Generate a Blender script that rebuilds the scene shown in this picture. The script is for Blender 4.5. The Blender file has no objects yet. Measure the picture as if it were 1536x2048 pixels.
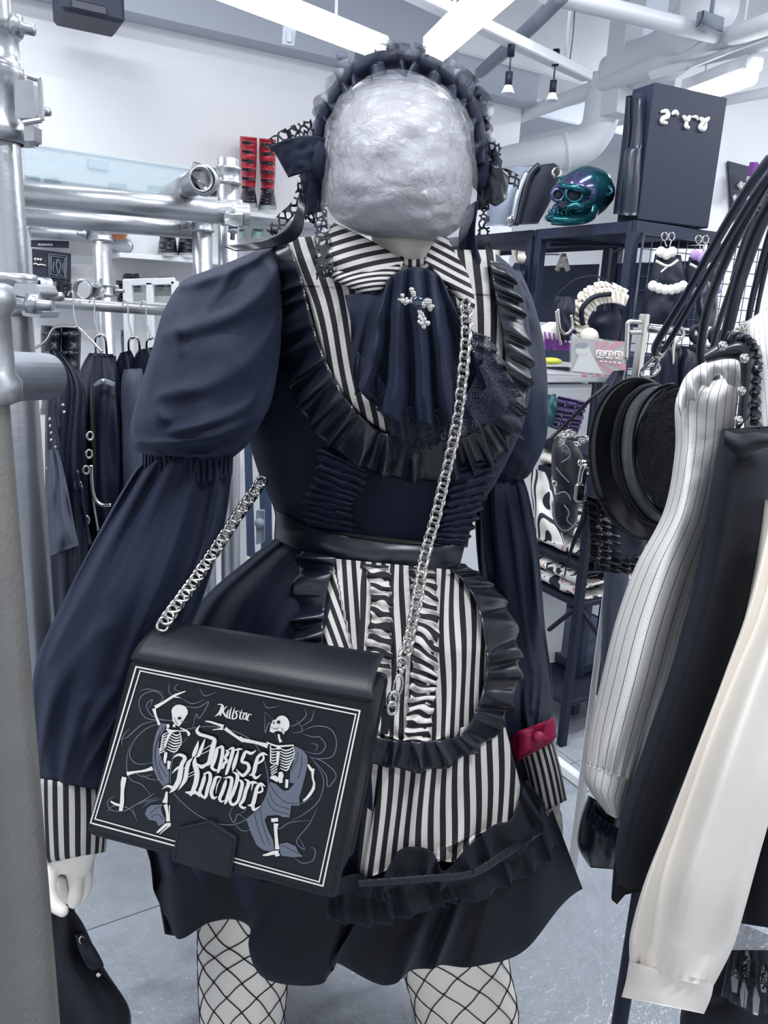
import bpy, math, random
from mathutils import Vector, Matrix, noise, geometry
C = bpy.context.scene.collection
random.seed(7)
PI = math.pi
# ---------------- camera, world, lights ----------------
W, H, FP = 1536, 2048, 1515.0
PITCH, ROLL, CZ = math.radians(15.0), math.radians(2.752), 1.41
_R0 = Vector((1, 0, 0)); _U0 = Vector((0, math.sin(PITCH), math.cos(PITCH))); _F = Vector((0, math.cos(PITCH), -math.sin(PITCH)))
RT = _R0 * math.cos(ROLL) + _U0 * math.sin(ROLL)
UP = -_R0 * math.sin(ROLL) + _U0 * math.cos(ROLL)
O = Vector((0, 0, CZ))
cam = bpy.data.cameras.new('camera'); cam.sensor_fit = 'HORIZONTAL'; cam.sensor_width = 36; cam.lens = FP / W * 36; cam.clip_start = .05
co = bpy.data.objects.new('camera', cam); C.objects.link(co)
m = Matrix((RT, UP, -_F)).transposed().to_4x4(); m.translation = O; co.matrix_world = m
bpy.context.scene.camera = co
sc = bpy.context.scene
sc.view_settings.view_transform = 'Standard'; sc.view_settings.look = 'None'; sc.view_settings.gamma = 1; sc.view_settings.use_curve_mapping = False
sc.view_settings.exposure = 0.36
w = bpy.data.worlds.new('shop_light'); sc.world = w; w.use_nodes = True
w.node_tree.nodes['Background'].inputs[0].default_value = (.90, .94, 1, 1); w.node_tree.nodes['Background'].inputs[1].default_value = .85
sc.cycles.max_bounces = 8; sc.cycles.transparent_max_bounces = 12; sc.cycles.use_denoising = True
def area(name, loc, sx, sy, power, rotz=0, col=(.93, .965, 1)):
    l = bpy.data.lights.new(name, 'AREA'); l.shape = 'RECTANGLE'; l.size = sx; l.size_y = sy; l.energy = power; l.color = col
    o = bpy.data.objects.new(name, l); o.location = loc; o.rotation_euler = (0, 0, rotz); C.objects.link(o); return o
AZ = math.radians(59.2)                       # the room's two directions seen from the camera
D1 = Vector((math.sin(AZ), math.cos(AZ), 0)); D2 = Vector((-math.cos(AZ), math.sin(AZ), 0)); RZ = math.atan2(D1.y, D1.x)
for k, (x, y, p) in enumerate([(-.9, .3, 30), (.9, .2, 32), (.2, 1.9, 22), (2.6, 2.6, 45), (2.3, 5.0, 60), (-1.5, 2.2, 15), (4.6, 4.4, 45)]):
    area('ceiling_area_light', (x, y, 2.9), .5 if p == 60 else 1.25, .12, p, RZ)  # far light behind the tall box is added; no lamp hangs there
# ---------------- helpers ----------------
def ray(px, py): return RT * ((px - W / 2) / FP) + UP * ((H / 2 - py) / FP) + _F
def at(px, py, Y):
    d = ray(px, py); return O + d * (Y / d.y)
def atz(px, py, z):
    d = ray(px, py); return O + d * ((z - CZ) / d.z)
def proj(P):
    v = P - O; z = v.dot(_F); return (W / 2 + FP * v.dot(RT) / z, H / 2 - FP * v.dot(UP) / z)
def sz(px, py, Y, n): return n * (at(px, py, Y) - O).dot(_F) / FP
def tfor(P, d, px, hi=12):
    lo = 0; s = 1 if proj(P + d * .01)[0] < px else -1
    for _ in range(50):
        mid = (lo + hi) / 2
        q = P + d * mid
        if (q - O).dot(_F) < .05 or (proj(q)[0] - px) * s > 0: hi = mid
        else: lo = mid
    return lo
def cr(rows, t):
    n = len(rows) - 1; x = max(0, min(n - 1e-9, t * n)); i = int(x); f = x - i
    a, b = rows[i], rows[i + 1]; p = rows[i - 1] if i else a; q = rows[i + 2] if i + 2 <= n else b
    return [.5 * ((2 * B) + (-A + Cc) * f + (2 * A - 5 * B + 4 * Cc - D) * f * f + (-A + 3 * B - 3 * Cc + D) * f ** 3) for A, B, Cc, D in zip(p, a, b, q)]
def lin(tab, x):
    if x <= tab[0][0]: return tab[0][1:]
    for a, b in zip(tab, tab[1:]):
        if x <= b[0]:
            f = (x - a[0]) / (b[0] - a[0]); return tuple(p + (q - p) * f for p, q in zip(a[1:], b[1:]))
    return tab[-1][1:]
def nz(x, y, z=0): return noise.noise(Vector((x, y, z)))
def s2l(c): return tuple(((v / 255) / 12.92 if v / 255 < .04045 else ((v / 255 + .055) / 1.055) ** 2.4) for v in c) + (1,)
MATS = {}
def mat(name, col, rough=.6, metal=0, bump=0, bscale=300, spec=.5, var=0, vscale=8, sheen=0, emit=0, alpha=1, trans=0, coat=0):
    mt = bpy.data.materials.new(name); mt.use_nodes = True; nt = mt.node_tree; b = nt.nodes['Principled BSDF']
    c = s2l(col); b.inputs['Base Color'].default_value = c; b.inputs['Roughness'].default_value = rough; b.inputs['Metallic'].default_value = metal
    b.inputs['Specular IOR Level'].default_value = spec; b.inputs['Alpha'].default_value = alpha; b.inputs['Transmission Weight'].default_value = trans
    if sheen: b.inputs['Sheen Weight'].default_value = sheen; b.inputs['Sheen Roughness'].default_value = .5; b.inputs['Sheen Tint'].default_value = (.45, .6, 1, 1)
    if coat: b.inputs['Coat Weight'].default_value = coat
    if emit: b.inputs['Emission Color'].default_value = c; b.inputs['Emission Strength'].default_value = emit
    tc = nt.nodes.new('ShaderNodeTexCoord')
    if var:
        n = nt.nodes.new('ShaderNodeTexNoise'); n.inputs['Scale'].default_value = vscale; n.inputs['Detail'].default_value = 5; nt.links.new(tc.outputs['Object'], n.inputs['Vector'])
        r = nt.nodes.new('ShaderNodeMixRGB'); r.inputs[1].default_value = tuple(x * (1 - var) for x in c[:3]) + (1,); r.inputs[2].default_value = tuple(min(1, x * (1 + var)) for x in c[:3]) + (1,)
        nt.links.new(n.outputs[0], r.inputs[0]); nt.links.new(r.outputs[0], b.inputs['Base Color'])
    if bump:
        n = nt.nodes.new('ShaderNodeTexNoise'); n.inputs['Scale'].default_value = bscale; n.inputs['Detail'].default_value = 3; nt.links.new(tc.outputs['Object'], n.inputs['Vector'])
        bp = nt.nodes.new('ShaderNodeBump'); bp.inputs['Strength'].default_value = bump; bp.inputs['Distance'].default_value = .004
        nt.links.new(n.outputs[0], bp.inputs['Height']); nt.links.new(bp.outputs[0], b.inputs['Normal'])
    MATS[name] = mt; return mt
def stripes(name, ca, cb, frac=.5, rough=.75, wob=.0):
    """printed stripes that follow the mesh's UV u (one period per unit)"""
    mt = mat(name, ca, rough, bump=.25, bscale=500); nt = mt.node_tree; b = nt.nodes['Principled BSDF']
    uv = nt.nodes.new('ShaderNodeUVMap'); sp = nt.nodes.new('ShaderNodeSeparateXYZ'); nt.links.new(uv.outputs[0], sp.inputs[0])
    fr = nt.nodes.new('ShaderNodeMath'); fr.operation = 'FRACT'; nt.links.new(sp.outputs[0], fr.inputs[0])
    lt = nt.nodes.new('ShaderNodeMath'); lt.operation = 'LESS_THAN'; lt.inputs[1].default_value = frac; nt.links.new(fr.outputs[0], lt.inputs[0])
    r = nt.nodes.new('ShaderNodeMixRGB'); r.inputs[1].default_value = s2l(ca); r.inputs[2].default_value = s2l(cb)
    nt.links.new(lt.outputs[0], r.inputs[0]); nt.links.new(r.outputs[0], b.inputs['Base Color']); return mt
def lace(name, col, scale=60, thr=.12, base=0.0, uvs=True, kind='DISTANCE_TO_EDGE'):
    mt = mat(name, col, .7); nt = mt.node_tree; b = nt.nodes['Principled BSDF']
    v = nt.nodes.new('ShaderNodeTexVoronoi'); v.feature = kind; v.inputs['Scale'].default_value = scale; v.inputs['Randomness'].default_value = .75
    tc = nt.nodes.new('ShaderNodeTexCoord'); nt.links.new(tc.outputs['Object'], v.inputs['Vector'])
    lt = nt.nodes.new('ShaderNodeMath'); lt.operation = 'LESS_THAN'; lt.inputs[1].default_value = thr; nt.links.new(v.outputs[0], lt.inputs[0])
    mx = nt.nodes.new('ShaderNodeMath'); mx.operation = 'MAXIMUM'; mx.inputs[1].default_value = base; nt.links.new(lt.outputs[0], mx.inputs[0]); nt.links.new(mx.outputs[0], b.inputs['Alpha'])
    return mt
def join(*gs):
    V, F_, U = [], [], []
    for g in gs:
        o = len(V); V += g[0]; F_ += [tuple(i + o for i in f) for f in g[1]]; U += (g[2] or [(0, 0)] * len(g[0]))
    return (V, F_, U)
def mk(name, g, mt, parent=None, smooth=True, solid=0, sub=0):
    me = bpy.data.meshes.new(name)
    org = Vector((0, 0, 0))
    me.from_pydata([tuple(v) for v in g[0]], [], g[1])
    if g[2]:
        uv = me.uv_layers.new(name='UVMap')
        for l in me.loops: uv.data[l.index].uv = g[2][l.vertex_index]
    me.materials.append(mt if isinstance(mt, bpy.types.Material) else MATS[mt])
    if smooth: me.shade_smooth()
    me.update()
    o = bpy.data.objects.new(name, me); C.objects.link(o)
    if parent: o.parent = parent
    if solid:
        s = o.modifiers.new('thick', 'SOLIDIFY'); s.thickness = solid; s.offset = 0
    if sub:
        s = o.modifiers.new('sub', 'SUBSURF'); s.levels = sub; s.render_levels = sub
    return o
def thing(name, label, cat, group=None, loc=(0, 0, 0)):
    o = bpy.data.objects.new(name, None); o.location = (0, 0, 0); o.empty_display_size = .05; C.objects.link(o)
    o['label'] = label; o['category'] = cat
    if group: o['group'] = group
    return o
def tag(o, label, cat, group=None):
    o['label'] = label; o['category'] = cat
    if group: o['group'] = group
    return o
def struct(o): o['kind'] = 'structure'; return o
def lab(o, l): o['label'] = l; return o
def grid(P, nu, nv, cu=False, UVf=None):
    V, F_, U = [], [], []
    for j in range(nv + 1):
        for i in range(nu + (0 if cu else 1)):
            u, v = i / nu, j / nv; V.append(P(u, v)); U.append(UVf(u, v) if UVf else (u, v))
    n = nu if cu else nu + 1
    for j in range(nv):
        for i in range(nu):
            a = j * n + i; b = j * n + (i + 1) % n; F_.append((a, b, b + n, a + n))
    return (V, F_, U)
def loft(rows, ns=32, nr=40, fold=None, cap=True, uvf=None):
    """closed cloth body through rings (xa,ya,xb,yb,Y,halfdepth)"""
    def P(u, v):
        xa, ya, xb, yb, Y, d = cr(rows, v); th = u * 2 * PI; k = 1; dk = 0
        if fold: k, dk = fold(u, v)
        c, s = math.cos(th) * k, math.sin(th) * k
        return at((xa + xb) / 2 + (xb - xa) / 2 * c, (ya + yb) / 2 + (yb - ya) / 2 * c, Y - d * s - dk)
    g = grid(P, ns, nr, True, uvf)
    if cap: g[1].append(tuple(range(ns))); g[1].append(tuple(range(ns * nr + ns - 1, ns * nr - 1, -1)))
    return g
def strip(A, B, Yf, nu=60, nv=10, wave=None, uvf=None):
    """cloth between two edge lines; Yf(px,py) gives how far away it lies; wave(t,s)->(extra depth, dx, dy)"""
    def P(u, v):
        a, b = cr(A, u), cr(B, u); x = a[0] + (b[0] - a[0]) * v; y = a[1] + (b[1] - a[1]) * v; e = 0
        Y = Yf(x, y) if callable(Yf) else Yf
        if len(a) > 2: Y = a[2] + (b[2] - a[2]) * v
        if wave:
            e, dx, dy = wave(u, v); x += dx; y += dy
        return at(x, y, Y - e)
    UVf = None
    if uvf:
        def UVf(u, v):
            a, b = cr(A, u), cr(B, u); return uvf(a[0] + (b[0] - a[0]) * v, a[1] + (b[1] - a[1]) * v, u, v)
    return grid(P, nu, nv, False, UVf)
def pleat(n, amp, ph=0, grow=.25, edge=0, sharp=1.0, jit=.5):
    def f(t, s):
        q = n * t + jit * nz(t * n * .7, ph) ; w_ = math.sin(2 * PI * q); w_ = math.copysign(abs(w_) ** sharp, w_)
        k = grow + (1 - grow) * s
        return amp * k * w_ + amp * .35 * k * nz(t * n * 2.3, s * 2, ph), edge * s * math.cos(2 * PI * q), edge * .6 * s * math.sin(2 * PI * q + 1)
    return f
def tube(pts, r, ns=10, caps=True, closed=False):
    V, F_ = [], []; n = len(pts); pts = [Vector(p) for p in pts]; prev = None
    for i, p in enumerate(pts):
        if closed: t = (pts[(i + 1) % n] - pts[i - 1])
        else: t = pts[min(i + 1, n - 1)] - pts[max(i - 1, 0)]
        t.normalize()
        if prev is None:
            a = Vector((0, 0, 1)) if abs(t.z) < .9 else Vector((1, 0, 0)); x = t.cross(a).normalized()
        else: x = (prev - t * prev.dot(t)).normalized()
        prev = x; y = t.cross(x); rr = r[i] if isinstance(r, (list, tuple)) else r
        for k in range(ns):
            th = 2 * PI * k / ns; V.append(p + (x * math.cos(th) + y * math.sin(th)) * rr)
    for i in range(n if closed else n - 1):
        for k in range(ns):
            a = i * ns + k; b = i * ns + (k + 1) % ns; c = ((i + 1) % n) * ns + (k + 1) % ns; d = ((i + 1) % n) * ns + k
            F_.append((a, b, c, d))
    if caps and not closed: F_.append(tuple(range(ns - 1, -1, -1))); F_.append(tuple(range((n - 1) * ns, n * ns)))
    return (V, F_, None)
def pipe(a, b, ro, ri, ns=28):
    """hollow scaffold tube with real wall thickness"""
    a, b = Vector(a), Vector(b); t = (b - a).normalized(); x = t.cross(Vector((0, 0, 1)) if abs(t.z) < .9 else Vector((1, 0, 0))).normalized(); y = t.cross(x)
    V, F_ = [], []
    for p, r in ((a, ri), (a, ro), (b, ro), (b, ri)):
        for k in range(ns):
            th = 2 * PI * k / ns; V.append(p + (x * math.cos(th) + y * math.sin(th)) * r)
    for i in range(4):
        for k in range(ns):
            a_ = i * ns + k; b_ = i * ns + (k + 1) % ns; j = (i + 1) % 4; F_.append((a_, b_, j * ns + (k + 1) % ns, j * ns + k))
    return (V, F_, None)
def path(pts, n):
    return [Vector(cr([tuple(p) for p in pts], i / n)) for i in range(n + 1)]
def ptube(pts, r, n=24, ns=8):
    """tube through photo points (x,y,Y)"""
    return tube([at(*cr(pts, i / n)) for i in range(n + 1)], r, ns)
def box(c, s, X=None, Y=None, Z=None, bev=0.0):
    X = X or Vector((1, 0, 0)); Y = Y or Vector((0, 1, 0)); Z = Z or X.cross(Y)
    b = min(bev, min(s) * .45); V = []; F_ = []
    if b <= 0:
        for i in (-1, 1):
            for j in (-1, 1):
                for k in (-1, 1): V.append(Vector(c) + X * (i * s[0] / 2) + Y * (j * s[1] / 2) + Z * (k * s[2] / 2))
        F_ = [(0, 1, 3, 2), (4, 6, 7, 5), (0, 4, 5, 1), (2, 3, 7, 6), (0, 2, 6, 4), (1, 5, 7, 3)]
        return (V, F_, None)
    idx = {}
    for i in (-1, 1):
        for j in (-1, 1):
            for k in (-1, 1):
                for ax in range(3):
                    h = [s[0] / 2, s[1] / 2, s[2] / 2]
                    for q in range(3):
                        if q != ax: h[q] -= b
                    idx[(i, j, k, ax)] = len(V); V.append(Vector(c) + X * (i * h[0]) + Y * (j * h[1]) + Z * (k * h[2]))
    for ax in range(3):
        for sg in (-1, 1):
            q = []
            for u, v in ((-1, -1), (1, -1), (1, 1), (-1, 1)):
                t = [0, 0, 0]; t[ax] = sg; t[(ax + 1) % 3] = u; t[(ax + 2) % 3] = v; q.append(idx[tuple(t) + (ax,)])
            F_.append(tuple(q) if sg > 0 else tuple(q[::-1]))
    for ax in range(3):
        a1, a2 = (ax + 1) % 3, (ax + 2) % 3
        for u in (-1, 1):
            for v in (-1, 1):
                t0 = [0, 0, 0]; t1 = [0, 0, 0]; t0[ax] = -1; t1[ax] = 1
                for t in (t0, t1): t[a1] = u; t[a2] = v
                F_.append((idx[tuple(t0) + (a1,)], idx[tuple(t1) + (a1,)], idx[tuple(t1) + (a2,)], idx[tuple(t0) + (a2,)]))
    for i in (-1, 1):
        for j in (-1, 1):
            for k in (-1, 1): F_.append(tuple(idx[(i, j, k, ax)] for ax in range(3)))
    return (V, F_, None)
ZV = Vector((0, 0, 1))
def rbox(c, s, bev=.002): return box(c, s, D1, D2, ZV, bev)      # box turned with the room
def prism(poly, X, Y, org, th):
    """flat outline (list of 2D) extruded by th along X x Y"""
    N = X.cross(Y).normalized(); n = len(poly)
    V = [org + X * p[0] + Y * p[1] for p in poly] + [org + X * p[0] + Y * p[1] + N * th for p in poly]
    tri = geometry.tessellate_polygon([[Vector((p[0], p[1], 0)) for p in poly]])
    F_ = [tuple(t) for t in tri] + [tuple(i + n for i in t)[::-1] for t in tri] + [(i, (i + 1) % n, (i + 1) % n + n, i + n) for i in range(n)]
    return (V, F_, None)
def ppoly(pts, Y, th, Yf=None):
    """outline given by photo points at distance Y, with real thickness th going back"""
    n = len(pts); f = (lambda x, y: Yf(x, y)) if Yf else (lambda x, y: Y)
    V = [at(x, y, f(x, y)) for x, y in pts]; B = [v + Vector((0, th, 0)) for v in V]
    tri = geometry.tessellate_polygon([[Vector((x, -y, 0)) for x, y in pts]])
    return (V + B, [tuple(t) for t in tri] + [tuple(i + n for i in t)[::-1] for t in tri] + [(i, (i + 1) % n, (i + 1) % n + n, i + n) for i in range(n)], None)
def ball(c, r, seg=12, sx=1, sy=1, szz=1, nfn=None):
    def P(u, v):
        th, ph = 2 * PI * u, PI * v; d = Vector((math.sin(ph) * math.cos(th), math.sin(ph) * math.sin(th), math.cos(ph)))
        k = 1 + (nfn(d) if nfn else 0); return Vector(c) + Vector((d.x * r * sx * k, d.y * r * sy * k, d.z * r * szz * k))
    return grid(P, seg, max(4, seg // 2 + 1), True)
def lathe(c, ax, prof, ns=20):
    """prof: (radius, along) pairs about axis ax"""
    ax = Vector(ax).normalized(); x = ax.cross(Vector((0, 0, 1)) if abs(ax.z) < .9 else Vector((1, 0, 0))).normalized(); y = ax.cross(x); n = len(prof) - 1
    def P(u, v):
        r, h = prof[round(v * n)]; th = 2 * PI * u; return Vector(c) + ax * h + (x * math.cos(th) + y * math.sin(th)) * r
    return grid(P, ns, n, True)
# ---------------- materials ----------------
mat('hazed_black_cloth', (11, 20, 43), .72, bump=.15, bscale=700, sheen=.07, spec=.35)  # blue veiling haze is put into the black cloth as navy tint
mat('black_cloth_low', (16, 18, 26), .75, bump=.15, bscale=700, sheen=.05, spec=.35)  # the same black low down, with little of that haze tint
mat('leather', (19, 24, 36), .31, bump=.05, bscale=260, spec=.6)
mat('bag_leather', (19, 23, 31), .45, bump=.08, bscale=500)
mat('thread', (18, 20, 28), .7); mat('white_print', (252, 250, 242), .6); mat('grey_print', (116, 122, 138), .6); mat('black_print', (22, 26, 36), .6)
mat('chrome', (215, 212, 208), .16, 1); mat('galvanised', (176, 179, 184), .34, .8, bump=.15, bscale=60, var=.15, vscale=14)
mat('galvanised_matte', (142, 140, 136), .42, .6, bump=.16, bscale=260, var=.14, vscale=22)
mat('dull_steel', (176, 182, 192), .38, .8, bump=.2, bscale=90, var=.2, vscale=30)
mat('hollow_shade', (22, 30, 46), .8)  # dark colour stands in for shade inside the skull's hollows
mat('skin_shell', (246, 240, 230), .5); mat('net', (14, 14, 18), .6)
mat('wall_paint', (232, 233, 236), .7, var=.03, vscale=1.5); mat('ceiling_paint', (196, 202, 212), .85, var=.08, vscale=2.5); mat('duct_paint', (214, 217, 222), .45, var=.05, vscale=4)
mat('floor_vinyl', (152, 157, 165), .22, bump=1.0, bscale=75, var=.16, vscale=26, spec=.7); mat('joint', (120, 128, 140), .6)
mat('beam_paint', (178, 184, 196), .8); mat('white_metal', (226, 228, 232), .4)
mat('hazed_shelf_black', (38, 46, 68), .45, spec=.4); mat('shelf_board', (56, 66, 92), .6)  # greyish blue haze mixed into the black shelf colours
mat('hazed_far_black', (15, 23, 44), .6, bump=.2, bscale=120, spec=.4); mat('hazed_far_leather', (28, 35, 52), .36, spec=.6)  # background blacks carry the blue haze in their base colour
mat('red_leather', (176, 46, 62), .3); mat('boot_black', (18, 23, 36), .35, bump=.3, bscale=60); mat('sole', (150, 156, 160), .6)
mat('white_cloth', (240, 233, 223), .7, bump=.1, bscale=500); mat('white_fluff', (240, 238, 232), .9, bump=.6, bscale=120)
mat('purple', (120, 60, 150), .6, var=.3, vscale=40); mat('lilac', (180, 150, 210), .8, bump=.5, bscale=150); mat('crimson', (150, 22, 68), .45)
mat('tube_light', (255, 255, 255), .5, emit=9); mat('cord', (60, 66, 80), .5)
mat('grey_cloth', (70, 76, 92), .85, bump=.2, bscale=400); mat('poster_black', (44, 50, 66), .6); mat('pink', (214, 120, 140), .7)
mat('yellow', (222, 228, 90), .7); mat('teal', (28, 84, 88), .6); mat('paper', (226, 226, 224), .7); mat('mid_grey', (128, 136, 150), .7)
stripes('bib_stripe', (204, 200, 196), (15, 17, 24), .5); stripes('pin_stripe', (236, 234, 232), (70, 72, 84), .07); stripes('dark_pin', (40, 48, 70), (110, 116, 130), .16)
lace('crochet', (18, 22, 34), 130, .15); lace('fine_lace', (24, 31, 52), 420, .2, .0); lace('chantilly', (26, 33, 54), 330, .2, .0)
def clear(name, col, tr, rough=.05, bump=0, bs=30):
    mt = bpy.data.materials.new(name); mt.use_nodes = True; nt = mt.node_tree; out = nt.nodes['Material Output']; b = nt.nodes['Principled BSDF']
    b.inputs['Base Color'].default_value = s2l(col); b.inputs['Roughness'].default_value = rough; b.inputs['Specular IOR Level'].default_value = .8
    t = nt.nodes.new('ShaderNodeBsdfTransparent'); mx = nt.nodes.new('ShaderNodeMixShader'); mx.inputs[0].default_value = 1 - tr
    nt.links.new(t.outputs[0], mx.inputs[1]); nt.links.new(b.outputs[0], mx.inputs[2]); nt.links.new(mx.outputs[0], out.inputs[0])
    if bump:
        tc = nt.nodes.new('ShaderNodeTexCoord'); n = nt.nodes.new('ShaderNodeTexNoise'); n.inputs['Scale'].default_value = bs; n.inputs['Detail'].default_value = 6; n.inputs['Distortion'].default_value = 1.5
        nt.links.new(tc.outputs['Object'], n.inputs['Vector']); bp = nt.nodes.new('ShaderNodeBump'); bp.inputs['Strength'].default_value = bump; bp.inputs['Distance'].default_value = .01
        nt.links.new(n.outputs[0], bp.inputs['Height']); nt.links.new(bp.outputs[0], b.inputs['Normal'])
    MATS[name] = mt; return mt
clear('clear_plastic', (205, 222, 230), .66); clear('film', (210, 214, 224), .74, .06, 1, 45); clear('organza', (26, 36, 62), .42, .5); clear('acrylic', (235, 238, 240), .86)
mt = mat('wrap', (176, 174, 178), .13, spec=.9)
nt = mt.node_tree; b = nt.nodes['Principled BSDF']; tc = nt.nodes.new('ShaderNodeTexCoord')
n = nt.nodes.new('ShaderNodeTexNoise'); n.inputs['Scale'].default_value = 34; n.inputs['Detail'].default_value = 9; n.inputs['Roughness'].default_value = .62; n.inputs['Distortion'].default_value = 2.2
bp = nt.nodes.new('ShaderNodeBump'); bp.inputs['Strength'].default_value = .8; bp.inputs['Distance'].default_value = .012
nt.links.new(tc.outputs['Object'], n.inputs['Vector']); nt.links.new(n.outputs[0], bp.inputs['Height']); nt.links.new(bp.outputs[0], b.inputs['Normal'])
# ---------------- the setting ----------------
HC = 3.15
fl = struct(mk('floor', box((1, 3, -.03), (13, 13, .05), bev=0), 'joint', smooth=False))
tile_me = None
TS = .9
for i in range(-3, 8):
    for j in range(-2, 8):
        c = D1 * (i * TS + .35) + D2 * (j * TS + .2)
        if c.y < -.6 or c.y > 6.5 or abs(c.x - 1) > 5: continue
        if tile_me is None:
            o = mk('floor_tile', box((0, 0, 0), (TS - .003, TS - .003, .012), D1, D2, ZV, .001), 'floor_vinyl', fl, smooth=False); tile_me = o.data
        else:
            o = bpy.data.objects.new('floor_tile', tile_me); C.objects.link(o); o.parent = fl
        o.location = (c.x, c.y, -.006)
PW = at(500, 350, 3.75); PW.z = 0                                # a point of the left wall's foot
nW = -D2
wl_a, wl_b = -7, 1.55
def wallp(t, z, off=0): return PW + D1 * t + nW * off + ZV * z
struct(mk('wall_left', rbox(wallp((wl_a + wl_b) / 2, HC / 2) + D2 * .05, (wl_b - wl_a, .1, HC)), 'wall_paint', smooth=False))
zt = at(500, 97, 3.75).z
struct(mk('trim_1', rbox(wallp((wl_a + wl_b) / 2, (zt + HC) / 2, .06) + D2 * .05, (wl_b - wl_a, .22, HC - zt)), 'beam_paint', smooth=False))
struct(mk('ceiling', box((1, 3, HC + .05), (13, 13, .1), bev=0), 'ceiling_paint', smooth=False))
PB = at(1500, 400, 4.3); PB.z = 0
struct(mk('wall_right', rbox(PB + D1 * 1.62 + D2 * .05 + ZV * HC / 2, (4.6, .1, HC)), 'wall_paint', smooth=False))
PF = at(1100, 300, 8.2); PF.z = 0
struct(mk('wall_back', rbox(PF + D2 * .05 + ZV * HC / 2, (12, .1, HC)), 'wall_paint', smooth=False))
# ---------------- mannequin ----------------
BODY = [(440, 790, 255, 1.05, .08), (520, 795, 275, 1.05, .12), (620, 805, 275, 1.05, .14), (800, 795, 262, 1.05, .15), (950, 772, 240, 1.05, .13), (1060, 745, 198, 1.05, .105),
        (1130, 742, 225, 1.05, .12), (1300, 745, 330, 1.06, .19), (1500, 745, 370, 1.07, .235), (1700, 735, 420, 1.08, .27), (1960, 735, 440, 1.09, .30)]
def body(off=0.0):
    def f(x, y):
        cx, hw, Yc, d = lin(BODY, y); q = (x - cx) / hw; return Yc - d * math.sqrt(max(.02, 1 - q * q)) - off
    return f
mq = thing('mannequin', 'white shop mannequin with a plastic-wrapped head standing in the middle', 'mannequin')
def hfold(u, v): return (1 + .018 * nz(u * 9, v * 7) + .01 * nz(u * 23, v * 17)), .006 * nz(u * 14, v * 12)
mk('head', loft([(735, 158, 850, 156, .99, .03), (690, 185, 895, 185, .99, .075), (664, 235, 928, 238, .98, .11), (652, 310, 944, 315, .97, .12), (648, 375, 944, 385, .965, .12), (664, 430, 930, 438, .97, .10), (706, 462, 900, 470, .98, .07), (750, 475, 870, 484, .99, .03)], 64, 60, hfold), 'wrap', mq)
def wfold(u, v): return (1 + .035 * nz(u * 8, v * 6, 3) + .02 * nz(u * 31, v * 23)), .01 * nz(u * 20, v * 15)
mk('plastic_wrap', loft([(745, 150, 850, 146, .98, .04), (684, 176, 905, 178, .98, .09), (655, 228, 942, 232, .97, .123), (643, 300, 953, 310, .96, .133), (640, 370, 955, 392, .96, .135), (640, 432, 942, 452, .96, .12), (660, 455, 922, 487, .97, .10), (720, 470, 900, 494, .98, .05)], 72, 60, wfold), 'film', mq)
mk('neck', loft([(738, 440, 872, 440, 1.0, .05), (744, 480, 868, 482, 1.0, .05), (756, 515, 864, 515, 1.0, .052), (740, 560, 880, 560, 1.02, .07)], 32, 12), 'skin_shell', mq)
mk('torso', loft([(600, 500, 960, 520, 1.06, .06), (560, 600, 1030, 610, 1.06, .10), (570, 800, 1010, 810, 1.06, .10), (585, 950, 940, 960, 1.06, .08), (600, 1060, 865, 1075, 1.06, .055), (575, 1200, 920, 1200, 1.07, .08), (480, 1450, 985, 1450, 1.08, .11), (440, 1620, 990, 1620, 1.08, .11)], 32, 24), 'skin_shell', mq)
LEGS = {0: [(398, 1560, 640, 1560, 1.09, .10), (396, 1840, 610, 1840, 1.09, .085), (396, 1940, 578, 1950, 1.08, .078), (402, 2060, 566, 2065, 1.08, .07), (420, 2200, 556, 2205, 1.07, .062), (430, 2330, 545, 2335, 1.08, .06), (425, 2500, 530, 2500, 1.09, .06), (440, 2760, 500, 2760, 1.09, .035)],
        1: [(730, 1560, 1010, 1560, 1.12, .10), (775, 1840, 1012, 1840, 1.12, .085), (806, 1940, 1018, 1930, 1.12, .078), (836, 2060, 1036, 2050, 1.12, .07), (850, 2200, 1000, 2200, 1.11, .062), (850, 2330, 975, 2330, 1.12, .06), (845, 2500, 950, 2500, 1.13, .06), (850, 2760, 910, 2760, 1.13, .035)]}
for k in (0, 1):
    rows = LEGS[k]; leg = mk('leg', loft(rows, 40, 44), 'skin_shell', mq)
    def lp(u, v):
        xa, ya, xb, yb, Y, d = cr(rows, v); th = 2 * PI * u; c, s = math.cos(th) * 1.012, math.sin(th) * 1.012
        return at((xa + xb) / 2 + (xb - xa) / 2 * c, (ya + yb) / 2 + (yb - ya) / 2 * c, Y - d * s)
    nn, gs = 9, []                       # fishnet: strands wound both ways round the thigh
    for sgn in (1, -1):
        for i in range(nn):
            pts = []
            for j in range(56):
                v = .10 + .42 * j / 55; wob = .003 * math.sin(j * .8 + i * 2 * sgn)
                pts.append(lp(i / nn + sgn * (v - .1) * 1.55 + wob + .03, v))
            gs.append(tube(pts, .00105, 5, False))
            if sgn == 1:
                for q in range(1, 13):
                    v = .1 + q / nn / 3.1
                    if v < .52: gs.append(ball(lp(i / nn + (v - .1) * 1.55 + .03, v), .0021, 6))
    net = mk('fishnet_stocking', join(*gs), 'net', mq); net['kind'] = 'stuff'
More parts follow.
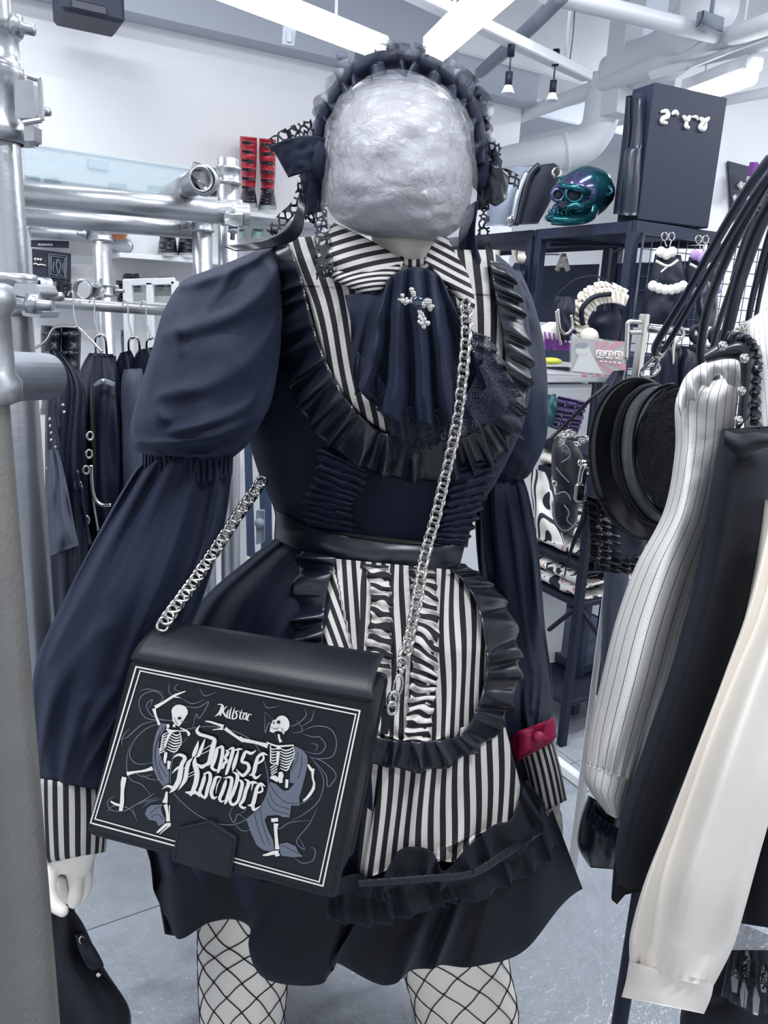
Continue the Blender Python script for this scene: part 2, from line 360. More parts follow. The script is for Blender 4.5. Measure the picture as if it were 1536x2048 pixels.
# hands: fingers and palm grown together by a voxel remesh
def hand(parts):
    o = mk('hand', join(*parts), 'skin_shell', mq)
    r = o.modifiers.new('r', 'REMESH'); r.mode = 'VOXEL'; r.voxel_size = .0022; r.use_smooth_shade = True
    s = o.modifiers.new('s', 'SMOOTH'); s.iterations = 6; s.factor = .6
def fing(pts, rad):
    n = 14; P = [at(*cr(pts, i / n)[:3]) for i in range(n + 1)]; R = [cr([(r,) for r in rad], i / n)[0] for i in range(n + 1)]
    return join(tube(P, R, 10), ball(P[-1], R[-1], 12), ball(P[0], R[0], 12))
Yh = .845
hand([loft([(92, 1690, 196, 1700, Yh, .022), (88, 1725, 186, 1730, Yh, .022), (96, 1748, 176, 1750, Yh, .017)], 20, 14),
      fing([(100, 1740, .83), (97, 1782, .815), (108, 1808, .805), (126, 1822, .80)], [.0105, .0100, .0092, .0078]),
      fing([(120, 1765, .86), (125, 1790, .865), (140, 1796, .868), (152, 1790, .87)], [.009, .009, .008, .0068]),
      fing([(148, 1740, .845), (153, 1772, .84), (152, 1790, .832), (148, 1804, .828)], [.0105, .010, .0098, .0088]),
      fing([(170, 1735, .86), (173, 1766, .862), (170, 1782, .862), (166, 1794, .862)], [.009, .0085, .008, .007]),
      fing([(176, 1730, .87), (174, 1758, .875), (168, 1775, .878), (163, 1786, .88)], [.0085, .008, .0075, .0062])])
hand([loft([(1072, 1570, 1122, 1580, 1.03, .02), (1074, 1630, 1118, 1640, 1.03, .022), (1078, 1665, 1112, 1668, 1.03, .018)], 20, 12),
      fing([(1112, 1630, 1.02), (1114, 1662, 1.018), (1112, 1685, 1.018), (1109, 1698, 1.02)], [.010, .0095, .009, .0075]),
      fing([(1100, 1640, 1.03), (1101, 1680, 1.028), (1099, 1710, 1.025), (1095, 1728, 1.025)], [.0095, .009, .0085, .007]),
      fing([(1088, 1640, 1.04), (1088, 1680, 1.04), (1086, 1712, 1.038), (1083, 1728, 1.036)], [.0095, .009, .0085, .007]),
      fing([(1079, 1640, 1.05), (1077, 1675, 1.052), (1075, 1700, 1.05), (1073, 1715, 1.05)], [.0085, .008, .0075, .006]),
      fing([(1080, 1620, 1.015), (1072, 1645, 1.0), (1068, 1668, .995), (1068, 1685, .995)], [.010, .0095, .009, .0075])])
# ---------------- dress ----------------
dr = thing('maid_dress', 'black puff-sleeved dress with striped bib, apron and ruffled skirt on the mannequin', 'dress')
B0 = body
def vf(n, amp, k2=.0, ph=0):
    """fold field for lofted cloth: n soft folds round the ring"""
    def f(u, v): 
        return 1 + k2 * nz(u * n * .5 + ph, v * 5), amp * (math.sin(2 * PI * (u * n + .35 * nz(v * 3, u * 4, ph))) * .5 + nz(u * n, v * 3.2, ph))
    return f
mk('bodice', loft([(560, 482, 985, 502, 1.07, .03), (520, 540, 1040, 560, 1.06, .11), (500, 700, 1062, 700, 1.06, .145), (488, 830, 1052, 830, 1.06, .15), (515, 940, 1000, 950, 1.06, .13), (545, 1010, 950, 1030, 1.05, .11), (552, 1050, 935, 1095, 1.05, .105)], 72, 70, vf(10, .005)), 'hazed_black_cloth', dr)
# puff sleeves and long gathered lower sleeves
def creases(L):
    """soft cloth folds along lines (u0,v0,u1,v1,height,width,bend) on a sleeve"""
    def f(u, v):
        e = 0
        for a, b, c, d, h, w_, k in L:
            dx, dy = c - a, d - b; n2 = dx * dx + dy * dy; t = ((u - a) * dx + (v - b) * dy) / n2; tt = max(0, min(1, t)); x, y = a + dx * tt, b + dy * tt + k * math.sin(PI * tt)
            q = ((u - x) ** 2 + (v - y) ** 2) / (.72 * w_ * w_ * (.35 + .65 * math.sin(PI * min(1, max(0, .12 + tt * .8)))))
            if q < 9: e += h * math.exp(-q) * (.4 + .6 * math.sin(PI * (.1 + .8 * tt)))
        return e
    return f
CP = creases([(.07, .08, .44, .16, .015, .030, .03), (.05, .17, .42, .33, .016, .034, .04), (.05, .29, .36, .50, .014, .030, .05), (.07, .44, .30, .66, .013, .034, .04), (.10, .60, .42, .72, .013, .036, .06), (.46, .10, .34, .38, .012, .028, 0), (.47, .36, .34, .60, .013, .030, .02), (.06, .72, .26, .84, .012, .030, .03), (.28, .80, .46, .82, .010, .028, .03), (.20, .06, .30, .28, .008, .020, 0)])
CL = creases([(.13, .01, .10, .50, .012, .022, 0), (.21, .01, .20, .62, .012, .024, 0), (.30, .01, .31, .42, .010, .020, 0), (.37, .01, .40, .60, .012, .024, 0), (.44, .02, .47, .40, .010, .020, 0), (.07, .25, .24, .80, .012, .030, .02), (.30, .50, .42, .92, .010, .030, 0), (.14, .62, .22, .97, .010, .022, 0), (.27, .70, .30, .98, .009, .018, 0)])
def puff(u, v):
    rd = math.exp(-(4.2 * nz(u * 3.4 + v * 2.6, v * 4.2 - u * 3, 17.3)) ** 2); rd2 = math.exp(-(4.5 * nz(u * 9 + v * 3, v * 5, 31)) ** 2); a = .006 * rd + .004 * rd2 + 1.45 * CP(u, v)
    g = .006 * math.sin(2 * PI * u * 17 + 2 * nz(u * 8, v)) * max(0, v - .72) * 3.6
    return 1 + .012 * nz(u * 7, v * 5, 2), a + g
mk('puff_sleeve', loft([(432, 540, 548, 482, 1.04, .045), (368, 560, 560, 500, 1.02, .085), (326, 622, 566, 590, .99, .11), (303, 700, 562, 690, .97, .125), (276, 790, 545, 795, .95, .13), (262, 850, 520, 850, .94, .125), (266, 892, 492, 892, .93, .105), (292, 914, 464, 918, .92, .075), (292, 926, 462, 932, .92, .066)], 80, 80, puff), 'hazed_black_cloth', dr)
def low(u, v):
    g = .010 * math.sin(2 * PI * u * 9 + 3 * nz(u * 5, v * 1.5)) * (1 - .55 * v) * min(1, .3 + v * 5)
    return 1 + .01 * nz(u * 6, v * 6), g * .6 + 1.4 * CL(u, v) + .012 * nz(u * 5, v * 2.6, 9) + .4 * .020 * math.exp(-(4.2 * nz(u * 5 + v * 1.2, v * 2.2, 21)) ** 2)
mk('lower_sleeve', loft([(288, 918, 464, 925, .92, .064), (262, 952, 462, 962, .92, .07), (205, 1050, 446, 1060, .92, .085), (128, 1200, 404, 1200, .90, .095), (78, 1305, 350, 1320, .89, .098), (62, 1400, 300, 1420, .88, .09), (66, 1490, 256, 1510, .87, .075), (76, 1560, 212, 1582, .865, .055)], 80, 80, low), 'hazed_black_cloth', dr)
mk('gathered_band', strip([(286, 900), (330, 912), (400, 918), (466, 905)], [(284, 948), (330, 962), (400, 966), (464, 950)], lambda x, y: .92 - .075 * math.sqrt(max(.02, 1 - ((x - 376) / 96) ** 2)) - .004, 150, 10, lambda t, s: (.0045 * math.sin(2 * PI * 19 * t + 2.5 * nz(t * 12, s)) * (.3 + .7 * math.sin(PI * s)), 0, 2 * math.sin(t * 60) * (s - .5))), 'hazed_black_cloth', dr, solid=.001)
mk('cuff', loft([(74, 1556, 212, 1578, .862, .056), (76, 1640, 214, 1650, .855, .052), (80, 1712, 210, 1700, .85, .045), (86, 1728, 208, 1700, .85, .043)], 64, 14, lambda u, v: (1, .0015 * nz(u * 20, v * 3)), False, lambda u, v: (u * 19 + .02 * math.sin(v * 9 + u * 6), v)), 'bib_stripe', dr, solid=.0015)
def puff2(u, v):
    return 1 + .015 * nz(u * 7, v * 5, 2), .020 * math.exp(-(4 * nz(u * 5 + v * 3, v * 5, 3)) ** 2) * (.3 + math.sin(PI * v)) + .005 * math.sin(2 * PI * u * 14) * max(0, v - .7) * 3
mk('puff_sleeve', loft([(960, 525, 1040, 540, 1.16, .05), (950, 580, 1066, 600, 1.18, .08), (950, 680, 1088, 690, 1.20, .10), (945, 800, 1096, 790, 1.21, .11), (950, 890, 1092, 880, 1.21, .10), (960, 945, 1062, 945, 1.20, .07), (965, 965, 1045, 960, 1.20, .05)], 64, 60, puff2), 'hazed_black_cloth', dr)
mk('lower_sleeve', loft([(962, 955, 1046, 955, 1.20, .05), (950, 1010, 1060, 1000, 1.20, .07), (955, 1120, 1078, 1110, 1.21, .08), (975, 1260, 1090, 1250, 1.20, .08), (1000, 1370, 1104, 1360, 1.10, .06), (1018, 1440, 1106, 1424, 1.03, .045), (1035, 1486, 1102, 1470, 1.0, .034)], 64, 70, low), 'hazed_black_cloth', dr)
mk('cuff', loft([(1034, 1490, 1104, 1476, 1.0, .034), (1050, 1550, 1120, 1535, 1.01, .036), (1068, 1634, 1133, 1600, 1.02, .036)], 48, 14, None, False, lambda u, v: (u * 17, v)), 'bib_stripe', dr, solid=.0015)
# ribbon tied over the right cuff
rb = thing('ribbon_bow', 'crimson satin ribbon bow tied above the striped cuff', 'ribbon')
mk('band', loft([(1016, 1470, 1108, 1436, .99, .042), (1016, 1490, 1112, 1452, .99, .044), (1028, 1528, 1108, 1482, .99, .040)], 40, 10, lambda u, v: (1, .003 * math.sin(u * 40 + v * 5)), False), 'crimson', rb, solid=.001)
mk('knot', ball(at(1078, 1474, .942), .010, 14, 1.1, .7, .9), 'crimson', rb)
mk('loop', strip([(1078, 1470), (1092, 1450), (1105, 1432)], [(1080, 1486), (1098, 1482), (1112, 1474)], .95, 14, 8, lambda t, s: (.008 * math.sin(PI * t), 0, 0)), 'crimson', rb, solid=.0015)
mk('loop', strip([(1076, 1470), (1056, 1468), (1038, 1472)], [(1076, 1488), (1056, 1502), (1034, 1516)], .95, 14, 8, lambda t, s: (.008 * math.sin(PI * t), 0, 0)), 'crimson', rb, solid=.0015)
# striped bib with its slanting stripes
def bibuv(x, y, u, v):
    k = .30 - .26 * max(0, min(1, (x - 620) / 330)); return ((x - k * (y - 500) + 4 * math.sin(y * .017 + x * .02)) / 27, v)
BL = [(592, 540), (602, 570), (618, 600), (636, 670), (655, 730), (690, 790), (735, 840), (790, 872), (850, 884)]
BR = [(992, 556), (996, 590), (1003, 640), (1012, 700), (1010, 760), (1000, 800), (985, 835), (950, 870), (870, 886)]
mk('bib', strip(BL, BR, body(.012), 60, 50, lambda t, s: (.003 * nz(t * 6, s * 9), 0, 0), bibuv), 'bib_stripe', dr, solid=.001)
for SA, SB in (([(562, 478), (578, 512), (604, 572)], [(668, 470), (700, 510), (745, 580)]), ([(900, 500), (895, 530), (890, 590)], [(990, 500), (992, 530), (996, 590)])): mk('bib', strip(SA, SB, body(.0128), 20, 20, None, bibuv), 'bib_stripe', dr, solid=.001)
BI = [(566, 478), (592, 540), (610, 610), (630, 680), (655, 740), (700, 815), (760, 868), (850, 888), (930, 880), (985, 845), (1010, 790), (1018, 720), (1008, 640), (994, 570), (985, 520)]
BO = [(520, 484), (532, 560), (536, 640), (556, 720), (590, 800), (645, 880), (735, 942), (848, 964), (950, 945), (1015, 895), (1052, 820), (1064, 740), (1054, 660), (1040, 590), (1015, 530)]
BI = [(x + (800 - x) * .035, y + (680 - y) * .03 * (y > 700)) for x, y in BI]
mk('bib_ruffle', strip(BI, BO, body(.026), 460, 14, pleat(25, .012, 1, .10, 6, .6, .8)), 'leather', dr, solid=.0012)
# collar wings
def cuv1(x, y, u, v): return ((y + .24 * (x - 650) - .0009 * (x - 720) ** 2) / 19.5, v)
mk('collar', strip([(668, 448), (700, 462), (745, 485), (790, 512), (806, 526)], [(640, 478), (640, 525), (672, 562), (748, 582), (800, 540)], body(.035), 40, 24, lambda t, s: (.012 * math.sin(PI * s) , 0, 0), cuv1), 'bib_stripe', dr, solid=.003)
mk('collar_fold', strip([(655, 538), (700, 545), (760, 538), (800, 528)], [(664, 556), (705, 578), (755, 584), (802, 540)], body(.047), 30, 8, lambda t, s: (.005 * math.sin(PI * s), 0, 0), lambda x, y, u, v: ((y + .30 * (x - 700) - .002 * (x - 700) ** 2) / 10, v)), 'bib_stripe', dr, solid=.001)
def cuv2(x, y, u, v): return ((y - .52 * (x - 850)) / 18, v)
mk('collar', strip([(850, 522), (862, 496), (876, 474), (893, 476)], [(905, 580), (938, 618), (948, 606), (935, 552)], body(.04), 30, 30, lambda t, s: (.014 * math.sin(PI * s), 0, 0), cuv2), 'bib_stripe', dr, solid=.003)
mk('collar_stand', strip([(798, 512), (825, 520), (852, 515)], [(802, 528), (826, 535), (852, 528)], body(.02), 14, 4, None, lambda x, y, u, v: (x / 16, v)), 'bib_stripe', dr, solid=.002)
# belt and shirred columns
mk('belt', strip([(553, 1022), (600, 1046), (680, 1068), (780, 1085), (880, 1090), (930, 1084)], [(550, 1078), (600, 1100), (680, 1122), (770, 1138), (870, 1142), (918, 1132)], body(.014), 60, 12, lambda t, s: (.004 * math.sin(PI * s) + .002 * nz(t * 8, s * 2), 0, 0)), 'leather', dr, solid=.003)
def shir(n, amp, e=5):
    def f(t, s):
        q = abs(2 * s - 1) ** 1.2; return amp * (.4 + q) * math.sin(2 * PI * n * t + 2.2 * nz(t * n * .6, s * 3)) + amp * .5 * nz(t * n, s * 6), e * q * math.sin(n * t * 5.1 + s * 3) * (1 if s > .5 else -1) * .8, 0
    return f
mk('shirred_ruffle', strip([(642, 898), (632, 950), (612, 1000), (612, 1048)], [(735, 940), (722, 985), (700, 1020), (712, 1066)], body(.018), 130, 24, shir(11, .007, 7)), 'hazed_black_cloth', dr, solid=.001)
mk('shirred_ruffle', strip([(905, 940), (895, 1000), (882, 1050), (868, 1084)], [(1000, 915), (975, 980), (952, 1040), (930, 1088)], body(.018), 130, 24, shir(11, .007, 7)), 'hazed_black_cloth', dr, solid=.001)
# skirt
def skf(u, v):
    return 1 + .006 * nz(u * 9, v * 3), .012 * math.sin(2 * PI * u * 19 + 2.5 * nz(u * 7, v * 2)) * (.35 + .65 * v) + .008 * nz(u * 8, v * 3)
mk('skirt', loft([(554, 1074, 930, 1128, 1.05, .112), (495, 1120, 955, 1160, 1.05, .13), (405, 1200, 1000, 1235, 1.055, .17), (350, 1300, 1035, 1330, 1.06, .20), (318, 1420, 1055, 1440, 1.065, .23), (302, 1560, 1062, 1560, 1.07, .25), (305, 1700, 1085, 1660, 1.08, .265), (330, 1830, 1100, 1790, 1.085, .27)], 150, 70, skf, False), 'hazed_black_cloth', dr, solid=.001)
UA = [(290, 1690), (340, 1720), (430, 1740), (520, 1760), (620, 1780), (700, 1776), (770, 1768), (850, 1760), (930, 1745), (1010, 1710), (1075, 1660), (1105, 1620)]
UB = [(300, 1735), (350, 1872), (428, 1846), (495, 1852), (520, 1952), (650, 1965), (668, 1925), (760, 1968), (850, 1936), (940, 1930), (1050, 1895), (1160, 1776)]
mk('hem_flounce', strip(UA, UB, body(.0), 260, 14, pleat(8, .018, 5, .35, 6, .9, .9)), 'black_cloth_low', dr, solid=.0012)
mk('hem_flounce', strip([(300, 1700), (350, 1735), (440, 1760), (520, 1800), (600, 1830)], [(330, 1868), (360, 1870), (420, 1848), (490, 1850), (560, 1900)], 1.32, 60, 8, pleat(6, .01, 3)), 'black_cloth_low', dr, solid=.0012)
MA = [(640, 1750), (700, 1765), (750, 1762), (800, 1745), (860, 1752), (930, 1732), (1000, 1700), (1060, 1650), (1080, 1600)]
MB_ = [(645, 1835), (700, 1850), (765, 1850), (830, 1828), (890, 1810), (960, 1795), (1020, 1772), (1082, 1732), (1118, 1690)]
mk('middle_flounce', strip(MA, MB_, body(.024), 230, 12, pleat(11, .012, 8, .35, 7, .8, .9)), 'black_cloth_low', dr, solid=.0012)
TA = [(660, 1765), (712, 1748), (760, 1760), (800, 1700), (860, 1700), (888, 1742), (930, 1700), (985, 1652), (1020, 1640), (1040, 1600), (1052, 1560)]
TB = [(660, 1790), (715, 1792), (760, 1800), (800, 1772), (850, 1770), (895, 1782), (950, 1742), (1000, 1722), (1045, 1700), (1080, 1660), (1082, 1600)]
mk('top_flounce', strip(TA, TB, body(.038), 230, 12, pleat(9, .012, 2, .5, 8, .8, .9)), 'black_cloth_low', dr, solid=.0012)
mk('band', strip([(715, 1760), (790, 1755), (850, 1750), (940, 1740), (1000, 1705), (1075, 1655)], [(718, 1774), (790, 1770), (850, 1765), (942, 1755), (1006, 1720), (1082, 1668)], body(.050), 90, 4, pleat(30, .0015, 2)), 'leather', dr, solid=.001)
# striped overskirt panel and the apron
def ov(x, y, u, v): return ((x - 860 + .05 * (y - 1600) + 3 * math.sin(y * .02 + x * .03) + (y - 1450) * .05 * (x - 860) / -200) / 21.5, v)
mk('striped_panel', strip([(764, 1500), (760, 1560), (745, 1640), (728, 1742), (745, 1752), (790, 1722), (800, 1700)], [(1004, 1432), (1022, 1500), (1042, 1590), (1028, 1640), (960, 1668), (920, 1722), (862, 1712)], body(.02), 60, 60, lambda t, s: (.010 * math.sin(2 * PI * s * 3.3 + .6) * (.3 + .7 * t), 0, 0), ov), 'bib_stripe', dr, solid=.001)
mk('striped_panel', strip([(728, 1380), (722, 1500), (722, 1640), (714, 1745)], [(790, 1380), (790, 1500), (775, 1640), (752, 1752)], body(.014), 20, 10, None, lambda x, y, u, v: ((x + (y - 1600) * .12) / 22, v)), 'bib_stripe', dr, solid=.001)
APL = [(664, 1117), (644, 1175), (638, 1260), (640, 1330), (652, 1400), (700, 1455), (775, 1482)]
APR = [(908, 1140), (955, 1195), (980, 1300), (975, 1380), (950, 1440), (925, 1472), (880, 1482)]
def apuv(x, y, u, v):
    if x < 722: return ((x - .36 * (y - 1117)) / 19.5, v) if x < 668 + .21 * (y - 1130) else ((x - .07 * (y - 1117)) / 19.5, v)
    return ((x + 3 * math.sin(y * .021 + x * .05)) / 20, v)
apf = body(.024)
mk('apron', strip(APL, APR, apf, 110, 70, lambda t, s: (.006 * math.sin(PI * s) + .003 * math.sin(2 * PI * s * 5), 0, 0), apuv), 'bib_stripe', dr, solid=.001)
for (a, b_) in (([(727, 1128), (740, 1170), (742, 1230), (732, 1290), (728, 1345)], [(778, 1132), (783, 1180), (784, 1240), (784, 1300), (780, 1350)]),
                ([(820, 1135), (824, 1200), (826, 1300), (818, 1400), (808, 1482)], [(868, 1136), (876, 1220), (876, 1330), (868, 1400), (858, 1484)])):
    n = 8 if b_[-1][1] < 1400 else 15
    mk('shirred_stripe_ruffle', strip(a, b_, body(.034), 150, 14, shir(n * 1.1, .0028, 3), lambda x, y, u, v, n=n: (u * n * 1.15 + .30 * nz(u * n * .9, v * 1.6) + .10 * math.sin(v * 6 + u * 30), v)), 'bib_stripe', dr, solid=.001)
AI = [(664, 1112), (645, 1175), (636, 1260), (640, 1340), (670, 1430), (720, 1470), (775, 1482), (850, 1486), (925, 1474), (958, 1430), (978, 1370), (982, 1300), (962, 1205), (925, 1150), (905, 1138)]
AI = [(x + (810 - x) * .06, y + (1300 - y) * .02) for x, y in AI]
AO = [(598, 1098), (588, 1180), (584, 1270), (590, 1370), (640, 1480), (700, 1520), (762, 1532), (858, 1542), (955, 1502), (1010, 1440), (1040, 1362), (1036, 1275), (1010, 1200), (965, 1150), (925, 1128)]
mk('apron_ruffle', strip(AI, AO, body(.036), 420, 12, pleat(21, .012, 4, .12, 6, .6, .9)), 'leather', dr, solid=.0012)
# ---------------- jabot and brooch ----------------
jb = thing('lace_jabot', 'black pleated lace jabot hanging from the collar over the bib', 'jabot')
mk('panel', strip([(690, 590), (730, 585), (765, 575), (800, 560)], [(702, 640), (705, 720), (718, 780), (790, 800)], body(.045), 40, 20, pleat(3, .004, 3)), 'hazed_black_cloth', jb, solid=.001)
def jf(t, s): return .016 * math.sin(2 * PI * (t * 4.2 + .2 * nz(s * 2, t * 3))) * (.3 + s) + .006 * nz(t * 12, s * 4) + .014 * math.sin(PI * t), 0, 5 * s * math.sin(t * 20)
mk('gathered_cloth', strip([(775, 560), (800, 542), (830, 534), (858, 540), (885, 560)], [(715, 770), (770, 830), (840, 850), (900, 845), (975, 770)], body(.052), 110, 40, jf), 'hazed_black_cloth', jb, solid=.001)
mk('gathered_cloth', strip([(870, 548), (890, 560), (905, 590), (925, 640)], [(900, 850), (955, 840), (1000, 790), (1010, 740)], body(.040), 80, 30, pleat(5, .006, 6)), 'chantilly', jb)
mk('lace_hem', strip([(712, 700), (750, 740), (785, 790), (830, 815), (880, 815), (925, 800), (975, 700)], [(706, 788), (745, 800), (790, 872), (845, 886), (900, 876), (960, 862), (1040, 790)], body(.058), 160, 18, pleat(11, .006, 6, .3, 6)), 'chantilly', jb)
mk('lace_hem', strip([(770, 830), (830, 838), (900, 835)], [(778, 920), (815, 915), (870, 890)], body(.046), 70, 10, pleat(6, .005, 2, .3, 6)), 'fine_lace', jb)
mk('lace_hem', strip([(940, 660), (955, 740), (960, 830)], [(978, 672), (1020, 760), (1045, 880)], body(.050), 70, 12, pleat(6, .006, 9, .3, 6)), 'fine_lace', jb)
bc = thing('cross_brooch', 'silver ornate cross brooch pinned on the black jabot', 'brooch')
def bz(x, y): return (780 + x / 12.8, 560 + y / 12.8)
YB = body(.102)(835, 620)
def bt(pts, r, n=10): return ptube([(*bz(x, y), YB) for x, y in pts], r, n, 7)
mk('frame', join(bt([(200, 500), (320, 520), (400, 560), (540, 560), (700, 720), (830, 680), (900, 630), (1020, 680), (1140, 670)], .0018, 30), bt([(540, 560), (550, 480), (600, 380), (550, 250)], .0014), bt([(700, 720), (730, 760)], .0018, 4)), 'chrome', bc)
mk('long_arm', tube([at(*bz(*p), YB) for p in ((720, 740), (780, 860), (810, 980), (840, 1080), (870, 1200))], [.0022, .003, .0042, .0036, .002], 10), 'chrome', bc)
for x, y, r in ((550, 250, .0030), (590, 340, .0032), (610, 400, .0026), (320, 400, .0026), (430, 490, .0022), (330, 540, .0034), (430, 570, .0026), (480, 550, .0024), (390, 620, .0016), (960, 570, .0050), (870, 630, .0040), (1020, 690, .0036), (1090, 670, .002), (1030, 750, .0026), (870, 1010, .003), (750, 1080, .0026), (960, 1110, .0032), (860, 1200, .0030), (820, 1120, .0032), (770, 960, .003)):
    mk('bead', ball(at(*bz(x, y), YB - .001), r, 10), 'chrome', bc)
mk('stone', ball(at(*bz(715, 590), YB - .001), .0070, 16, 1, .5, 1), mat('dark_stone', (20, 36, 62), .12, coat=1), bc)
# ---------------- headdress ----------------
hd = thing('frilled_headdress', 'black organza frilled headdress with side bows over the wrapped head', 'headdress')
HA = [(640, 330), (648, 270), (676, 205), (720, 156), (785, 132), (850, 146), (905, 186), (938, 245), (952, 330)]
HB = [(626, 318), (630, 262), (656, 195), (706, 130), (785, 104), (862, 118), (925, 165), (962, 240), (968, 325)]
hY = lambda x, y: .99 - .0
mk('band', strip(HA, HB, .965, 80, 8, lambda t, s: (.02 * math.sin(PI * s), 0, 0)), 'hazed_black_cloth', hd, solid=.006)
HA2 = [(x + (790 - x) * .03, y + 14) for x, y in HA]; HB2 = [(x + (x - 790) * .035, y - 12 + (y > 250) * 8) for x, y in HB]
mk('frill', strip(HA2, HB2, .945, 330, 10, lambda t, s: (.016 * math.sin(2 * PI * 14 * t + 4 * nz(t * 9, 0)) * (.2 + abs(2 * s - 1)), 9 * (2 * s - 1) * math.cos(2 * PI * 14 * t + 3 * nz(t * 11, 4)), 10 * (2 * s - 1) * nz(t * 23, s) + 6 * (2 * s - 1) * math.sin(2 * PI * 9 * t))), 'organza', hd)
mk('frill', strip(HB, [(x + (x - 790) * .07, y - 20 + (y > 250) * 14) for x, y in HB], 1.0, 330, 8, lambda t, s: (.016 * math.sin(2 * PI * 13 * t + 1 + 3 * nz(t * 8, 2)) * s, 8 * s * math.cos(2 * PI * 13 * t + 3 * nz(t * 7, 1)), 14 * s * nz(t * 25, 5))), 'organza', hd)
mk('frill', strip([(905, 180), (938, 240), (955, 330), (952, 420)], [(950, 160), (975, 240), (972, 330), (978, 420)], .985, 80, 8, pleat(8, .010, 3, .4, 5)), 'hazed_black_cloth', hd, solid=.001)
mk('frill', strip([(862, 132), (905, 165), (945, 225), (962, 300)], [(880, 108), (950, 152), (984, 225), (982, 320)], .975, 120, 10, lambda t, s: (.016 * math.sin(t * 30) * s, 8 * s * math.sin(t * 22 + 1), 8 * s * math.cos(t * 19))), 'organza', hd)
mk('frill', strip([(740, 128), (790, 118), (850, 124)], [(745, 104), (792, 92), (856, 108)], .96, 90, 8, lambda t, s: (.014 * math.sin(t * 34) * s, 9 * s * math.sin(t * 26), 7 * s * math.cos(t * 21))), 'organza', hd)
# left bow
def bow(pts, Y, m='leather'): return mk('bow_loop', strip(pts[0], pts[1], Y, 20, 14, lambda t, s: (.016 * math.sin(PI * t) + .003 * nz(t * 5, s * 5), 0, 0)), m, hd, solid=.0015)
bow(([(650, 275), (600, 272), (542, 290)], [(640, 335), (608, 345), (578, 355)]), .93, 'hazed_black_cloth')
bow(([(655, 330), (625, 330), (600, 345)], [(650, 410), (635, 425), (612, 430)]), .95, 'hazed_black_cloth')
mk('bow_knot', ball(at(636, 322, .925), .012, 20, 1.0, .8, 1.7, lambda d: .25 * nz(d.x * 4, d.z * 6)), 'hazed_black_cloth', hd)
mk('lace_trim', strip([(525, 288), (560, 262), (600, 245), (622, 238)], [(540, 308), (575, 290), (612, 282), (632, 275)], .935, 60, 8, pleat(5, .004, 1)), 'crochet', hd)
mk('lace_tail', strip([(598, 350), (585, 400), (556, 430), (532, 460)], [(612, 356), (604, 410), (575, 445), (548, 474)], .94, 60, 8, pleat(4, .004, 2)), 'crochet', hd)
mk('lace_tail', strip([(632, 400), (628, 450), (630, 500), (632, 560)], [(655, 400), (655, 450), (664, 500), (668, 555)], body(.055), 60, 8, pleat(4, .004, 2)), 'crochet', hd)
mk('lace_tail', strip([(600, 350), (603, 400), (610, 440)], [(622, 352), (626, 400), (632, 450)], .96, 40, 8, pleat(4, .004, 2)), 'crochet', hd)
mk('ribbon_tail', strip([(600, 390), (580, 450), (530, 480), (446, 492)], [(612, 400), (600, 470), (545, 495), (470, 502)], .935, 50, 8, lambda t, s: (.012 * math.sin(t * 7), 0, 0)), 'leather', hd, solid=.001)
# right bow
bow(([(955, 300), (985, 300), (1004, 322)], [(955, 380), (985, 365), (1000, 345)]), .99, 'hazed_black_cloth')
bow(([(960, 325), (990, 330), (1018, 350)], [(965, 395), (990, 412), (1012, 398)]), .97, 'leather')
mk('bow_knot', ball(at(960, 345, .96), .012, 20, .9, .8, 1.7, lambda d: .25 * nz(d.x * 4, d.z * 6)), 'hazed_black_cloth', hd)
mk('lace_trim', strip([(970, 285), (990, 283), (1003, 290)], [(972, 318), (990, 318), (1002, 322)], .965, 20, 8, pleat(2, .004)), 'crochet', hd)
mk('lace_trim', strip([(1000, 335), (1020, 340), (1040, 352)], [(1008, 362), (1025, 372), (1038, 380)], .975, 20, 8, pleat(2, .004)), 'crochet', hd)
mk('lace_tail', strip([(962, 395), (955, 470), (958, 540), (968, 600)], [(978, 395), (980, 470), (985, 540), (990, 612)], .955, 60, 8, pleat(5, .004, 2)), 'crochet', hd)
mk('ribbon_tail', strip([(938, 410), (918, 470), (930, 540), (955, 600)], [(958, 400), (950, 470), (968, 540), (985, 615)], .945, 50, 8, lambda t, s: (.008 * math.sin(t * 7 + s * 5), 0, 0)), 'hazed_black_cloth', hd, solid=.001)
# ---------------- handbag ----------------
BA, BB = .665, -.27
bN = Vector((BB, -1, 0)).normalized(); bT = Vector((1, BB, 0)).normalized()     # towards the camera / along the face
def bp(x, y, off=0.0):
    d = ray(x, y); P = O + d * (BA / (d.y - BB * d.x)); return P + bN * off
hb = thing('handbag', 'black leather flap handbag with dancing skeleton print hanging on a silver chain', 'bag')
def bslab(pts, front, back):
    n = len(pts); V = [bp(x, y, front) for x, y in pts] + [bp(x, y, back) for x, y in pts]
    tri = geometry.tessellate_polygon([[Vector((x, -y, 0)) for x, y in pts]])
    return (V, [tuple(t) for t in tri] + [tuple(i + n for i in t)[::-1] for t in tri] + [(i, (i + 1) % n, (i + 1) % n + n, i + n) for i in range(n)], None)
def rnd(pts, r=14, k=5):
    out = []; n = len(pts)
    for i in range(n):
        p, a, b_ = Vector(pts[i]), Vector(pts[i - 1]), Vector(pts[(i + 1) % n]); u = (a - p); v = (b_ - p); ru = min(r, u.length * .45); rv = min(r, v.length * .45)
        s, e = p + u.normalized() * ru, p + v.normalized() * rv
        for j in range(k + 1):
            t = j / k; q = s * (1 - t) ** 2 + p * 2 * t * (1 - t) + e * t * t; out.append((q.x, q.y))
    return out
FACE = [(262, 1318), (748, 1402), (672, 1800), (172, 1668)]
